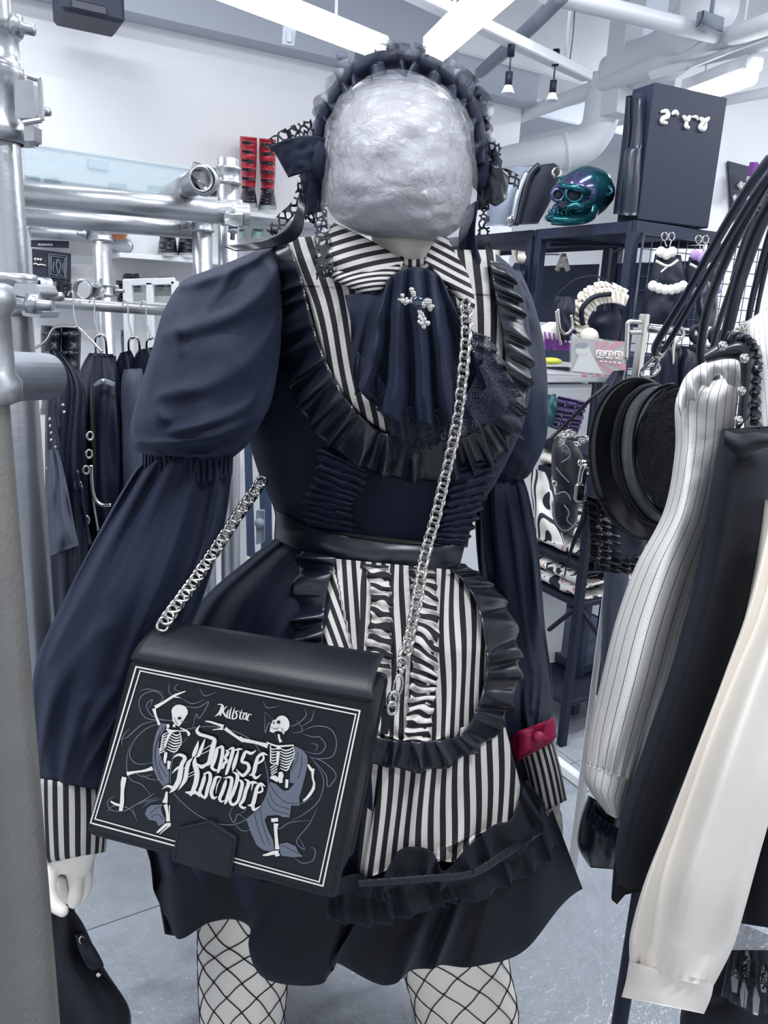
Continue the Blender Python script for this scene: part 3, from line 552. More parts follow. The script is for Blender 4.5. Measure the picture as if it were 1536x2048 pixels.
def beveled(pts, f, b_):
    c = Vector((sum(p[0] for p in pts) / len(pts), sum(p[1] for p in pts) / len(pts)))
    inn = [tuple(Vector(p) + (c - Vector(p)).normalized() * 2.2) for p in pts]; n = len(pts)
    V = [bp(*p, f) for p in inn] + [bp(*p, f - .0012) for p in pts] + [bp(*p, b_) for p in pts]
    tri = geometry.tessellate_polygon([[Vector((x, -y, 0)) for x, y in inn]])
    F_ = [tuple(t) for t in tri] + [tuple(i + 2 * n for i in t)[::-1] for t in tri]
    for k in (0, 1): F_ += [(i + k * n, (i + 1) % n + k * n, (i + 1) % n + (k + 1) * n, i + (k + 1) * n) for i in range(n)]
    return (V, F_, None)
mk('flap', beveled(rnd(FACE, 18), .0, -.006), 'bag_leather', hb, smooth=False)
# rounded top of the flap rolling over to the back
def topP(u, v):
    a = bp(262 + 486 * u, 1318 + 84 * u, 0); th = v * PI / 2 * 1.0; D = .062; hgt = .022
    return a - bN * (D * (1 - math.cos(th)) * .9) + ZV * (hgt * math.sin(th)) + bT * (.012 * math.sin(th) * (1 - 2 * u) * .6)
mk('flap_top', grid(topP, 40, 12), 'bag_leather', hb, solid=.004)
body_pts = rnd([(270, 1322), (742, 1404), (668, 1786), (184, 1662)], 16)
mk('bag_body', bslab(body_pts, -.0062, -.060), 'bag_leather', hb, smooth=False)
mk('gusset_piping', join(*[tube([bp(*p, o_) for p in body_pts + body_pts[:1]], .0022, 6, False) for o_ in (-.012, -.058)]), 'bag_leather', hb)
TABP = [(347, 1718), (359, 1652), (424, 1637), (477, 1673), (464, 1752)]
mk('closure_tab', beveled(rnd(TABP, 5), .005, .0004), 'bag_leather', hb, smooth=False)
def stitch(a, b_, off, n, w=1.3):
    gs = []
    for i in range(n):
        p, q = Vector(a).lerp(Vector(b_), (i + .2) / n), Vector(a).lerp(Vector(b_), (i + .8) / n); gs.append(tube([bp(*p, off), bp(*q, off)], .0005, 4))
    return gs
ts = stitch((272, 1334 - 10), (742, 1404 + 4), .0004, 60)
ts = stitch((264, 1324), (744, 1407), .0004, 70) + stitch((737, 1412), (664, 1782), .0004, 56) + stitch((655, 1788), (186, 1664), .0004, 70) + stitch((181, 1655), (262, 1328), .0004, 50)
for a, b_, n in zip(TABP, TABP[1:], (9, 9, 8, 10)):
    c = Vector((415, 1700)); f = lambda p: tuple(Vector(p) + (c - Vector(p)).normalized() * 6); ts += stitch(f(a), f(b_), .0055, n)
st = mk('stitching', join(*ts), 'thread', hb); st['kind'] = 'stuff'
# printed artwork (flat print on the flap)
LAY = {'white_print': [], 'grey_print': [], 'black_print': [], 'bag_leather': []}
def fill(pts, m, off):
    off += 1.5e-6 * len(LAY[m]); V = [bp(x, y, off) for x, y in pts]; LAY[m].append((V, [tuple(t) for t in geometry.tessellate_polygon([[Vector((x, -y, 0)) for x, y in pts]])], None))
def rib(pts, m, off, n=8, sharp=False):
    """ribbon of changing width through (x,y,w)"""
    k = len(pts) - 1; N = n * k; S = [cr(pts, i / N) for i in range(N + 1)] if k > 1 else [cr(pts, i / n) for i in range(n + 1)]
    L, R = [], []
    for i, p in enumerate(S):
        a, b_ = S[max(0, i - 1)], S[min(len(S) - 1, i + 1)]; t = Vector((b_[0] - a[0], b_[1] - a[1]))
        t = t.normalized() if t.length > 1e-6 else Vector((1, 0)); w_ = max(.05, p[2]) / 2
        L.append((p[0] - t.y * w_, p[1] + t.x * w_)); R.append((p[0] + t.y * w_, p[1] - t.x * w_))
    off += 1.5e-6 * len(LAY[m]); V = [bp(*p, off) for p in L + R]; n_ = len(L); LAY[m].append((V, [(i, i + 1, i + 1 + n_, i + n_) for i in range(n_ - 1)], None))
def T3(x, y): return (160 + x / 2.4, 1240 + y / 2.4)
def TA_(x, y): return (320 + x / 6.4, 1390 + y / 6.4)
def TB_(x, y): return (200 + x / 6.205, 1350 + y / 6.205)
def TC_(x, y): return (480 + x / 6.023, 1390 + y / 6.023)
def R(T, s, pts, m='white_print', off=.0010, n=6): rib([(*T(p[0], p[1]), (p[2] if len(p) > 2 else 8) / s) for p in pts], m, off, n)
def Fl(T, pts, m='white_print', off=.0010): fill([T(*p) for p in pts], m, off)
# double frame
for q, (wd, off) in enumerate(((3.2, 0), (2.6, 8))):
    P4 = [(273 + off, 1333 + off), (720 - off, 1421 + off * .9), (646 - off * .9, 1771 - off), (182 + off * 1.1, 1645 - off)]
    for i in range(4):
        a, b_ = P4[i], P4[(i + 1) % 4]
        ext = (Vector(b_) - Vector(a)).normalized() * 1.4
        rib([(a[0] - ext.x, a[1] - ext.y, wd), (b_[0] + ext.x, b_[1] + ext.y, wd)], 'white_print', .0007, 2)
# grey scrollwork
for pts in ([(420, 555), (480, 530), (640, 510), (800, 560), (880, 660), (905, 800), (860, 900), (760, 975), (640, 970), (520, 900), (440, 800), (450, 650), (520, 560)],
            [(520, 490), (420, 480), (320, 470), (285, 410), (300, 360), (360, 340), (400, 370), (380, 400)], [(420, 480), (350, 460), (320, 410), (350, 380), (330, 430)], [(380, 480), (300, 500), (230, 560), (195, 570)],
            [(400, 490), (320, 520), (260, 580), (240, 650), (280, 690), (360, 680)], [(240, 520), (205, 560), (205, 605)], [(240, 600), (225, 680), (240, 760), (300, 790), (340, 840)], [(250, 720), (300, 750), (350, 740)],
            [(170, 840), (135, 870), (150, 910), (210, 915), (260, 890), (330, 850), (360, 830)], [(130, 920), (165, 890), (240, 905), (275, 960)], [(260, 890), (310, 870), (380, 850)],
            [(430, 300), (430, 345), (460, 370)], [(470, 305), (455, 330), (480, 340)], [(575, 325), (600, 362), (655, 345)], [(480, 370), (540, 400), (600, 380)], [(450, 400), (560, 420), (620, 390), (575, 470), (560, 450), (540, 520)],
            [(290, 340), (330, 330), (400, 345)], [(880, 385), (900, 420), (960, 410)], [(890, 440), (890, 540), (910, 490), (940, 560)], [(890, 440), (930, 480)], [(1080, 425), (1085, 460), (1040, 500), (1000, 510)], [(1125, 430), (1110, 480), (1060, 510)],
            [(1020, 540), (1070, 530), (1040, 480)], [(1070, 545), (1120, 560), (1150, 560), (1180, 600), (1150, 640), (1080, 630)], [(1070, 530), (1130, 508), (1200, 520), (1232, 580), (1215, 650), (1150, 665), (1100, 655)], [(1110, 590), (1140, 600), (1130, 630)],
            [(1105, 655), (1170, 680), (1230, 740), (1200, 800)], [(1110, 660), (1180, 740), (1190, 800), (1225, 760)], [(1120, 670), (1170, 760), (1150, 860), (1090, 920), (1020, 960)], [(1140, 900), (1100, 980), (1040, 1060), (1080, 1100), (1050, 1040)],
            [(1100, 960), (1010, 970), (960, 1000), (940, 990)], [(1090, 870), (1060, 880), (1120, 850)], [(1030, 1140), (1070, 1165), (1120, 1150), (1130, 1100), (1105, 1090)], [(740, 890), (720, 930), (740, 970), (760, 930), (800, 960)], [(740, 970), (780, 1010), (830, 1000)],
            [(760, 880), (800, 900), (770, 930)], [(400, 770), (330, 760), (300, 740)], [(390, 860), (340, 870), (300, 900)], [(250, 890), (275, 960), (265, 930)]):
    R(T3, 2.4, [(*p, 4.6 if 0 < i < len(pts) - 1 else 1.5) for i, p in enumerate(pts)], 'grey_print', .0005, 5)
# grey drapery
Fl(TB_, [(770, 600), (830, 600), (800, 680), (740, 780), (730, 950), (760, 1000), (790, 1090), (860, 1190), (862, 1340), (790, 1380), (720, 1290), (672, 1180), (655, 1040), (665, 860), (700, 720), (735, 640)], 'grey_print', .0006)
Fl(TB_, [(640, 1610), (780, 1600), (760, 1650), (780, 1720), (820, 1790), (800, 1840), (730, 1870), (700, 1810), (610, 1790), (560, 1720), (590, 1650)], 'grey_print', .0006)
Fl(TC_, [(665, 610), (760, 660), (815, 730), (820, 830), (780, 1000), (740, 1150), (715, 1230), (722, 1330), (620, 1325), (600, 1470), (520, 1465), (450, 1440), (330, 1450), (300, 1500), (340, 1620), (400, 1740), (420, 1860), (360, 1880), (280, 1860), (200, 1800), (130, 1640), (80, 1500), (190, 1400), (270, 1300), (330, 1180), (365, 1040), (440, 1070), (530, 1150), (590, 1140), (660, 1060), (600, 1050), (610, 900), (650, 800)], 'grey_print', .0006)
Fl(TC_, [(480, 1790), (570, 1770), (680, 1820), (700, 1880), (760, 1940), (640, 1950), (500, 1930), (480, 1870)], 'grey_print', .0006)
for pts in ([(700, 680), (690, 780), (620, 900)], [(750, 720), (740, 860), (700, 1000)], [(370, 1080), (450, 1200), (560, 1290), (700, 1300)], [(360, 1160), (420, 1300), (600, 1370)], [(330, 1240), (400, 1370), (590, 1430)], [(180, 1420), (220, 1600), (300, 1800)], [(250, 1380), (280, 1560), (360, 1800)], [(500, 1800), (600, 1850), (720, 1910)]):
    R(TC_, 6.023, [(*p, 6) for p in pts], 'black_print', .0008, 5)
for pts in ([(790, 640), (710, 860), (700, 1060), (790, 1330)], [(750, 700), (690, 900), (690, 1100), (760, 1300)], [(780, 1020), (740, 1100), (830, 1260)], [(620, 1720), (700, 1650), (760, 1620)], [(640, 1760), (720, 1720), (790, 1790)]):
    R(TB_, 6.205, [(*p, 6) for p in pts], 'black_print', .0008, 5)
# title lettering: pen strokes (x,y,width)
TITLE = [
 [(525, 372, 4), (483, 440, 42), (520, 490, 50), (620, 520, 48), (705, 560, 60), (692, 640, 74), (665, 760, 74), (640, 850, 66), (590, 885, 45), (540, 905, 60), (482, 862, 6)],
 [(505, 570, 6), (480, 660, 54), (445, 750, 56), (422, 780, 6)], [(590, 545, 8), (550, 650, 48), (510, 750, 50), (470, 785, 5)], [(565, 690, 9), (665, 625, 12)], [(545, 745, 9), (655, 690, 12)],
 [(745, 650, 8), (738, 700, 52), (708, 820, 54), (675, 910, 50), (720, 950, 34), (775, 935, 5)], [(715, 690, 6), (800, 650, 44), (812, 720, 52), (790, 850, 54), (760, 955, 46), (742, 990, 5)],
 [(850, 690, 6), (880, 725, 50), (845, 790, 40), (865, 830, 44), (830, 870, 44), (815, 915, 36), (785, 935, 5)], [(870, 700, 6), (945, 668, 44), (930, 760, 54), (895, 880, 52), (862, 985, 40), (845, 1012, 5)],
 [(955, 700, 6), (1015, 682, 36), (1070, 680, 6)], [(1015, 700, 20), (985, 800, 52), (955, 900, 52), (940, 960, 10)],
 [(1245, 690, 5), (1180, 735, 42), (1110, 715, 42), (1080, 770, 52), (1060, 840, 45), (1130, 865, 46), (1148, 930, 54), (1110, 990, 46), (1060, 1015, 46), (985, 935, 8)],
 [(1390, 760, 5), (1330, 738, 46), (1265, 780, 46), (1235, 880, 60), (1205, 990, 54), (1150, 1012, 8)], [(1195, 990, 46), (1235, 1050, 42), (1305, 1000, 5)], [(1330, 750, 20), (1330, 815, 36), (1235, 880, 24)],
 [(168, 802, 5), (250, 752, 38), (330, 790, 56), (290, 880, 62), (272, 980, 78), (252, 1080, 78), (195, 1180, 66), (130, 1242, 5)], [(38, 1195, 5), (110, 1152, 34), (190, 1185, 52)], [(162, 995, 5), (225, 930, 34), (280, 900, 30)],
 [(435, 785, 5), (375, 860, 56), (352, 960, 62), (330, 1075, 62), (245, 1205, 6)], [(470, 770, 5), (455, 860, 66), (485, 980, 78), (470, 1110, 74), (430, 1220, 62), (400, 1280, 20)], [(330, 1228, 5), (400, 1240, 58), (470, 1235, 50), (520, 1295, 8)],
 [(300, 935, 10), (400, 880, 12)], [(380, 1000, 10), (490, 940, 12)], [(370, 1040, 8), (480, 985, 10)],
 [(590, 985, 6), (575, 1060, 56), (545, 1160, 56), (520, 1235, 50), (565, 1295, 34), (610, 1290, 5)], [(560, 1000, 6), (640, 982, 44), (655, 1060, 54), (622, 1180, 54), (598, 1280, 48), (575, 1322, 5)],
 [(800, 1035, 5), (730, 1045, 46), (702, 1120, 56), (668, 1235, 54), (695, 1305, 46), (745, 1285, 5)], [(800, 1035, 6), (745, 1140, 18), (725, 1250, 6)],
 [(860, 1060, 6), (845, 1120, 52), (808, 1230, 54), (775, 1310, 50), (800, 1352, 28), (840, 1330, 5)], [(820, 1050, 5), (922, 1045, 46), (920, 1140, 54), (882, 1270, 54), (850, 1360, 40), (835, 1385, 5)],
 [(935, 970, 5), (1000, 1010, 52), (990, 1110, 54), (945, 1240, 54), (905, 1330, 50), (940, 1390, 44), (1005, 1345, 44), (1040, 1230, 54), (1062, 1110, 50), (1000, 1060, 6)],
 [(1085, 1060, 5), (1145, 1105, 50), (1110, 1210, 54), (1078, 1325, 54), (1035, 1395, 40), (1080, 1432, 36), (1115, 1415, 5)], [(1110, 1120, 5), (1205, 1105, 44), (1265, 1115, 5)], [(1200, 1110, 30), (1180, 1210, 8)],
 [(1362, 1160, 5), (1300, 1125, 48), (1250, 1180, 52), (1225, 1290, 60), (1195, 1385, 56), (1130, 1400, 6)], [(1195, 1385, 56), (1215, 1455, 44), (1305, 1400, 5)], [(1310, 1140, 20), (1318, 1215, 32), (1232, 1245, 24)]]
BRAND = [[(738, 112, 5), (800, 120, 26), (790, 165, 30), (760, 230, 32), (708, 268, 5)], [(820, 130, 24), (800, 200, 24), (775, 260, 20)], [(868, 135, 5), (815, 190, 26), (835, 250, 28), (862, 285, 5)],
 [(890, 180, 6), (868, 220, 24), (865, 275, 24), (890, 290, 4)], [(925, 148, 6), (905, 210, 24), (895, 280, 24), (918, 300, 4)], [(965, 155, 6), (945, 220, 24), (932, 290, 24), (958, 306, 4)],
 [(1020, 195, 5), (975, 208, 22), (990, 250, 24), (975, 290, 22), (930, 300, 5)], [(1058, 180, 6), (1035, 240, 24), (1030, 295, 22), (1060, 300, 4)], [(1015, 212, 8), (1085, 225, 12)],
 [(1105, 218, 16), (1075, 250, 22), (1068, 295, 20), (1100, 302, 8)], [(1118, 220, 20), (1104, 300, 20), (1120, 312, 4)], [(1145, 228, 6), (1135, 260, 24), (1122, 310, 20), (1150, 318, 4)], [(1140, 240, 10), (1178, 246, 20)]]
for s in TITLE: R(TA_, 6.4, [(p[0], p[1], p[2] + 14) for p in s], 'bag_leather', .0012, 6)
for s in TITLE: R(TA_, 6.4, [(x, y, w_ * .84) for x, y, w_ in s], 'white_print', .0019, 6)
for s in BRAND: R(TA_, 6.4, [(x, y, w_ * .82) for x, y, w_ in s], 'white_print', .0010, 6)
# skeletons
def oval(cx, cy, rx, ry, rot=0, n=20): return [(cx + rx * math.cos(a) * math.cos(rot) - ry * math.sin(a) * math.sin(rot), cy + rx * math.cos(a) * math.sin(rot) + ry * math.sin(a) * math.cos(rot)) for a in (2 * PI * i / n for i in range(n))]
Fl(TB_, oval(995, 450, 102, 88, .1)); Fl(TB_, [(900, 470), (1090, 470), (1068, 520), (1045, 555), (1030, 580), (985, 635), (950, 615), (905, 560)]); Fl(TB_, oval(998, 525, 24, 17), 'black_print', .0021); Fl(TB_, [(1020, 570), (1035, 555), (1040, 575)], 'black_print', .0021)
R(TB_, 6.2, [(930, 510, 5), (960, 580, 6), (985, 610, 4)], 'black_print', .0021)
for s in ([(1068, 195, 10), (1000, 220, 22), (930, 250, 30), (850, 300, 30), (780, 345, 34), (690, 395, 46)], [(1005, 275, 6), (950, 268, 14), (910, 262, 14)], [(675, 410, 46), (700, 500, 28), (745, 615, 34)], [(850, 605, 40), (850, 650, 34)],
          [(930, 600, 20), (925, 640, 36)], [(830, 660, 18), (880, 690, 40), (960, 685, 14), (1060, 690, 14)], [(1000, 650, 12), (1070, 680, 22), (1110, 720, 34), (1098, 745, 24)], [(890, 690, 34), (850, 770, 30), (820, 850, 28), (815, 900, 14)],
          [(825, 950, 34), (820, 1000, 40), (812, 1040, 36), (815, 1090, 20)], [(865, 1060, 44), (855, 1160, 30)], [(660, 1150, 52), (560, 1180, 30), (430, 1200, 30), (340, 1220, 52)], [(310, 1260, 58), (295, 1330, 60), (285, 1440, 44), (280, 1570, 50), (262, 1680, 44)],
          [(140, 1560, 20), (190, 1590, 30), (250, 1610, 30)], [(835, 1440, 24), (825, 1520, 44), (810, 1580, 66)], [(820, 1600, 50), (840, 1700, 34), (850, 1810, 40)], [(870, 1610, 14), (868, 1700, 12), (865, 1810, 22)], [(885, 1850, 44), (830, 1850, 36), (760, 1910, 34), (710, 1950, 20)], [(870, 1860, 20), (800, 1920, 14), (745, 1970, 8)]): R(TB_, 6.205, s)
for i in range(7):
    y = 720 + i * 34; xr = 1000 + 14 * math.sin(i * .6) - max(0, i - 4) * 14
    R(TB_, 6.205, [(880 - i * 8, y - 14, 8), (950 - i * 6, y + 22, 17), (xr, y + 4, 13), (xr - 4, y - 24, 8)])
    if i < 6: R(TB_, 6.205, [(870 - i * 9, y - 20, 6), (800 - i * 6, y + 10, 14), (775 - i * 5, y + 45, 8)])
for s in ([(735, 920), (800, 880)], [(738, 945), (805, 905)], [(740, 968), (815, 930)]): R(TB_, 6.205, [(*p, 13) for p in s])
Fl(TC_, oval(515, 340, 86, 100, -.2)); Fl(TC_, [(430, 290), (560, 290), (560, 400), (530, 470), (500, 430), (450, 425), (400, 450), (362, 430), (368, 390), (378, 350), (400, 300)]); Fl(TC_, oval(474, 315, 22, 20), 'black_print', .0021); Fl(TC_, oval(417, 325, 9, 14), 'black_print', .0021)
R(TC_, 6.0, [(385, 378, 5), (450, 400, 8), (475, 372, 4)], 'black_print', .0021); R(TC_, 6.0, [(500, 390, 4), (525, 405, 7), (510, 450, 5)], 'black_print', .0021)
for s in ([(470, 465, 26), (480, 520, 28), (500, 560, 36)], [(325, 560, 14), (390, 590, 20), (470, 610, 22), (560, 605, 20), (650, 598, 18)], [(470, 600, 60), (472, 650, 44)], [(468, 670, 40), (460, 760, 36), (455, 840, 20)], [(490, 920, 44), (500, 960, 60), (490, 1000, 58), (500, 1050, 40)],
          [(370, 990, 20), (420, 990, 60), (465, 1030, 36)], [(572, 1010, 36), (565, 1110, 34)], [(330, 605, 52), (200, 570, 30), (60, 540, 42), (0, 510, 48)], [(825, 830, 22), (860, 890, 36), (880, 890, 44)], [(882, 880, 44), (880, 980, 24), (898, 1060, 26), (885, 1130, 40)],
          [(885, 1130, 34), (830, 1210, 34), (770, 1270, 14)], [(860, 1170, 14), (800, 1230, 12), (760, 1262, 6)], [(420, 1475, 84), (425, 1520, 80)], [(440, 1540, 60), (435, 1620, 40), (445, 1740, 40), (455, 1850, 50)], [(470, 1890, 56), (400, 1895, 44), (330, 1915, 30), (280, 1920, 14)], [(480, 1910, 34), (430, 1930, 20)]): R(TC_, 6.023, s)
for i in range(8):
    y = 640 + i * 34; xr = 655 - abs(i - 2) * 6 - max(0, i - 4) * 10
    R(TC_, 6.023, [(490, y - 6, 8), (560, y + 22, 17), (xr, y - 10, 13), (xr + 4, y - 40, 7)])
    if i < 6: R(TC_, 6.023, [(450, y - 4, 8), (395, y + 6, 15), (370, y - 22, 12), (385, y - 45, 6)])
for s in ([(370, 870), (440, 820)], [(375, 900), (450, 850)], [(378, 930), (455, 880)], [(380, 955), (450, 915)]): R(TC_, 6.023, [(*p, 13) for p in s])
# forearm and hand of the right-hand skeleton, in the title's crop
for s in ([(1385, 645, 62), (1240, 600, 34), (1090, 570, 46)], [(1075, 580, 48), (960, 510, 34), (840, 420, 48)], [(820, 395, 44), (750, 370, 30), (640, 335, 24), (585, 330, 10)], [(815, 420, 40), (750, 430, 16), (680, 438, 10)]): R(TA_, 6.4, s)
for nm, lb in (('grey_print', 'grey scrollwork and drapery print'), ('white_print', 'white print of two skeletons, a double frame and blackletter title'), ('black_print', None), ('bag_leather', None)):
    o = mk('printed_artwork' if lb else 'printed_outline', join(*LAY[nm]), nm, hb, smooth=False)
    if lb: lab(o, lb)
    else: o['kind'] = 'stuff'
# chain strap
def linkmesh(L, Wd, r):
    pts = []
    for i in range(20):
        a = 2 * PI * i / 20; pts.append(Vector((math.copysign(abs(math.cos(a)) ** .8, math.cos(a)) * L / 2, math.copysign(abs(math.sin(a)) ** .8, math.sin(a)) * Wd / 2, .0010 * math.sin(2 * a))))
    g = tube(pts, r, 7, False, True); me = bpy.data.meshes.new('chain_link'); me.from_pydata([tuple(v) for v in g[0]], [], g[1]); me.materials.append(MATS['chrome']); me.shade_smooth(); return me
LM = linkmesh(.0150, .0120, .0017)
def chain(pts, n, par, me=LM, nm='chain_link', fl=.62, sc_=1.0):
    Q = [at(*cr(pts, i / 200)) for i in range(201)]; L = [0]
    for a, b_ in zip(Q, Q[1:]): L.append(L[-1] + (b_ - a).length)
    def pos(s):
        for i in range(200):
            if L[i + 1] >= s: return Q[i].lerp(Q[i + 1], (s - L[i]) / max(1e-9, L[i + 1] - L[i]))
        return Q[-1]
    pitch = L[-1] / n
    for i in range(n):
        p, a, b_ = pos((i + .5) * pitch), pos(i * pitch), pos(min(L[-1], (i + 1) * pitch)); t = (b_ - a).normalized(); v = (p - O).normalized(); s = t.cross(v).normalized(); nn = s.cross(t)
        ang = fl * (1 if i % 2 else -1) + .12 * random.uniform(-1, 1); w_ = s * math.cos(ang) + nn * math.sin(ang); z = t.cross(w_)
        t2 = (t * math.cos(.25) + w_ * math.sin(.25)); w2 = z.cross(t2)
        M_ = Matrix((t2, w2, z)).transposed().to_4x4(); M_ = Matrix.Translation(p) @ M_ @ Matrix.Diagonal((sc_, sc_, sc_, 1))
        o = bpy.data.objects.new(nm, me); C.objects.link(o); o.parent = par; o.matrix_world = M_
    return pitch
p1 = chain([(930, 606, .875), (932, 660, .858), (926, 740, .848), (912, 850, .842), (895, 930, .845), (872, 1030, .84), (850, 1110, .83), (834, 1200, .80), (816, 1290, .76), (806, 1318, .745)], 62, hb)
p2 = chain([(527, 958, .95), (490, 1010, .91), (440, 1085, .86), (390, 1160, .81), (350, 1215, .775), (322, 1254, .755)], 30, hb, fl=.25)
print('pitch', p1, p2)
cl_ = lambda pts, r, n=24: ptube([(x, y, Y) for x, y, Y in pts], r, n, 8)
def ring(x, y, Y, rx, ry, r, rot=0, tilt=.3):
    pts = []
    for i in range(24):
        a = 2 * PI * i / 24; u, v = rx * math.cos(a), ry * math.sin(a); pts.append(at(x + u * math.cos(rot) - v * math.sin(rot), y + u * math.sin(rot) + v * math.cos(rot), Y + tilt * .01 * math.cos(a)))
    return tube(pts, r, 8, False, True)
mk('clasp', join(ring(803, 1326, .735, 10, 11, .0020), ring(795, 1372, .715, 9, 22, .0018, .2), ball(at(801, 1342, .728), .0042, 12)), 'chrome', hb)
mk('end_ring', ring(787, 1398, .70, 10, 15, .0019, .3), 'chrome', hb)
mk('end_ring', ring(784, 1416, .695, 9, 12, .0019, .1), 'chrome', hb)
mk('strap_tab', ppoly(rnd([(768, 1415), (786, 1420), (776, 1470), (760, 1466)], 4), .70, .004), 'bag_leather', hb, smooth=False)
# ---------------- left: tube scaffold rack ----------------
sf = thing('scaffold_rack', 'galvanised steel tube scaffold with clamps along the left side', 'scaffold')
RO, RI = .0243, .0215
def vpole(px, py, Y, ztop=2.6, zb=0.0, ro=RO): b_ = at(px, py, Y); return pipe((b_.x, b_.y, zb), (b_.x, b_.y, ztop), ro, ro - .003), b_
def coupler(c, ax, r=.030, w_=.052, ang=0.0, par=None):
    """swivel clamp: ribbed sleeve, hinged bracket, bolt with hex nut"""
    ax = Vector(ax).normalized(); s = ax.cross(Vector((0, 0, 1)) if abs(ax.z) < .9 else Vector((1, 0, 0))).normalized(); q = ax.cross(s); s2 = s * math.cos(ang) + q * math.sin(ang); q2 = ax.cross(s2)
    o = mk('clamp', join(lathe(Vector(c) - ax * w_ / 2, ax, [(r * .93, 0), (r * 1.10, .002), (r * 1.12, w_ * .18), (r * 1.0, w_ * .26), (r * 1.0, w_ * .74), (r * 1.12, w_ * .82), (r * 1.10, w_ - .002), (r * .93, w_)], 24),
        box(Vector(c) + s2 * (r + .012), (.026, .030, w_ * .9), s2, q2, ax, .004)), 'galvanised', par or sf)
    b0 = Vector(c) + s2 * (r + .016)
    bo = mk('bolt', join(tube([b0 - q2 * .035, b0 + q2 * .045], .0055, 12), tube([b0 + q2 * .018, b0 + q2 * .029], .0115, 6), lathe(b0 + q2 * .010, q2, [(.0, 0), (.014, 0), (.014, .003), (0, .003)], 16)), 'galvanised', o)
    return o
gA, pA = vpole(-4, 1500, .45, 2.6)
lab(mk('tube', gA, 'galvanised_matte', sf), 'nearest upright tube with a dull worn surface')
gB, pB = vpole(59, 1100, .95, 2.7); mk('tube', gB, 'galvanised', sf)
zA = at(-6, 760, .45).z
# clamp of the near pole and the stub tube sticking out of it
coupler((pA.x, pA.y, at(0, 690, .45).z), (0, 0, 1), .029, .07, 2.6)
cs = at(20, 752, .50); mk('tube_stub', pipe(cs - D1 * .10 + Vector((0, .0, 0)), at(92, 753, .66), .0200, .0165), 'dull_steel', sf)
# clamps on pole B
for yy, h_ in ((100, .05), (205, .085)): coupler((pB.x, pB.y, at(10, yy, .95).z), (0, 0, 1), .030, h_, -.3 + (yy == 100) * .8)
zc = at(30, 205, .95).z
brk = []
for a, b_ in (((56, 152), (80, 160)), ((80, 160), (84, 240)), ((84, 240), (48, 246))): brk.append(tube([at(*a, .915), at(*b_, .915)], .0030, 8))
mk('clamp_bracket', join(*brk, ppoly(rnd([(30, 158), (66, 162), (72, 236), (30, 236)], 6), .925, .02), ppoly(rnd([(48, 248), (68, 250), (68, 282), (48, 282)], 3), .93, .02)), 'galvanised', sf, smooth=False)
mk('bolt', join(tube([at(0, 46, .90), at(68, 60, .90)], .0058, 14), tube([at(24, 50, .90), at(42, 54, .90)], .0115, 6)), 'galvanised', sf)
# upper pair of horizontal tubes running right and away from pole B
def htube(x0, y0, x1, y1, Y0, Y1, ro=RO, n='tube', m='galvanised'):
    a, b_ = at(x0, y0, Y0), at(x1, y1, Y1); return mk(n, pipe(a, b_, ro, ro - .003), m, sf), a, b_
o1, a1, b1 = htube(20, 386, 497, 430, 1.62, 1.78)
o2, a2, b2 = htube(20, 428, 392, 458, 1.85, 2.05)
htube(60, 462, 190, 472, 2.4, 2.5, .021)
# rear uprights
for px, py, Y, zt_, zb in ((205, 520, 2.2, at(205, 452, 2.2).z, 0), (405, 500, 2.0, at(405, 452, 2.0).z, 0), (457, 440, 1.86, at(457, 318, 1.86).z, 0)):
    g, p = vpole(px, py, Y, zt_, zb); mk('tube', g, 'galvanised', sf)
# tube end looking at the camera, with its clamp plate
ce = at(403, 358, 1.60); mk('tube', pipe(ce, at(338, 392, 1.95), RO, .0205), 'galvanised', sf)
mk('clamp', join(lathe(ce + Vector((0, .006, 0)), (0, 1, 0), [(.0250, 0), (.0285, 0), (.0295, .012), (.0285, .03), (.025, .03)], 24), ppoly(rnd([(386, 322), (434, 338), (434, 392), (412, 392), (380, 350)], 6), 1.625, .012)), 'galvanised', sf)
coupler(at(462, 425, 1.79), (b1 - a1), .0265, .05, .4); coupler(at(457, 352, 1.86), (0, 0, 1), .0265, .04, .8); coupler(at(405, 450, 2.0), (0, 0, 1), .0265, .035, 2); coupler(at(203, 470, 2.2), (0, 0, 1), .0265, .035, 1)
# lower clothes rail with its clamp on pole B
RL0, RL1 = at(60, 603, 1.15), at(345, 622, 2.15)
rail = mk('tube', pipe(at(78, 603, 1.85), at(420, 628, 2.05), .0135, .011), 'galvanised', sf); lab(rail, 'thin clothes rail')
coupler((pB.x, pB.y, at(45, 590, .95).z), (0, 0, 1), .030, .05, -.5)
mk('bolt', join(tube([at(16, 604, .90), at(102, 612, .90)], .0062, 14), tube([at(56, 606, .90), at(76, 609, .90)], .0125, 6)), 'galvanised', sf)
mk('clamp_jaw', join(ppoly(rnd([(28, 566), (72, 568), (82, 588), (58, 596), (30, 590)], 6), .91, .05), ppoly(rnd([(42, 622), (84, 622), (80, 636), (46, 632)], 4), .91, .05)), 'galvanised', sf, smooth=False)
coupler(at(168, 580, 2.0), (0, 1, 0), .024, .03, 0.1); coupler(at(206, 580, 2.2), (0, 0, 1), .026, .035, -.4)
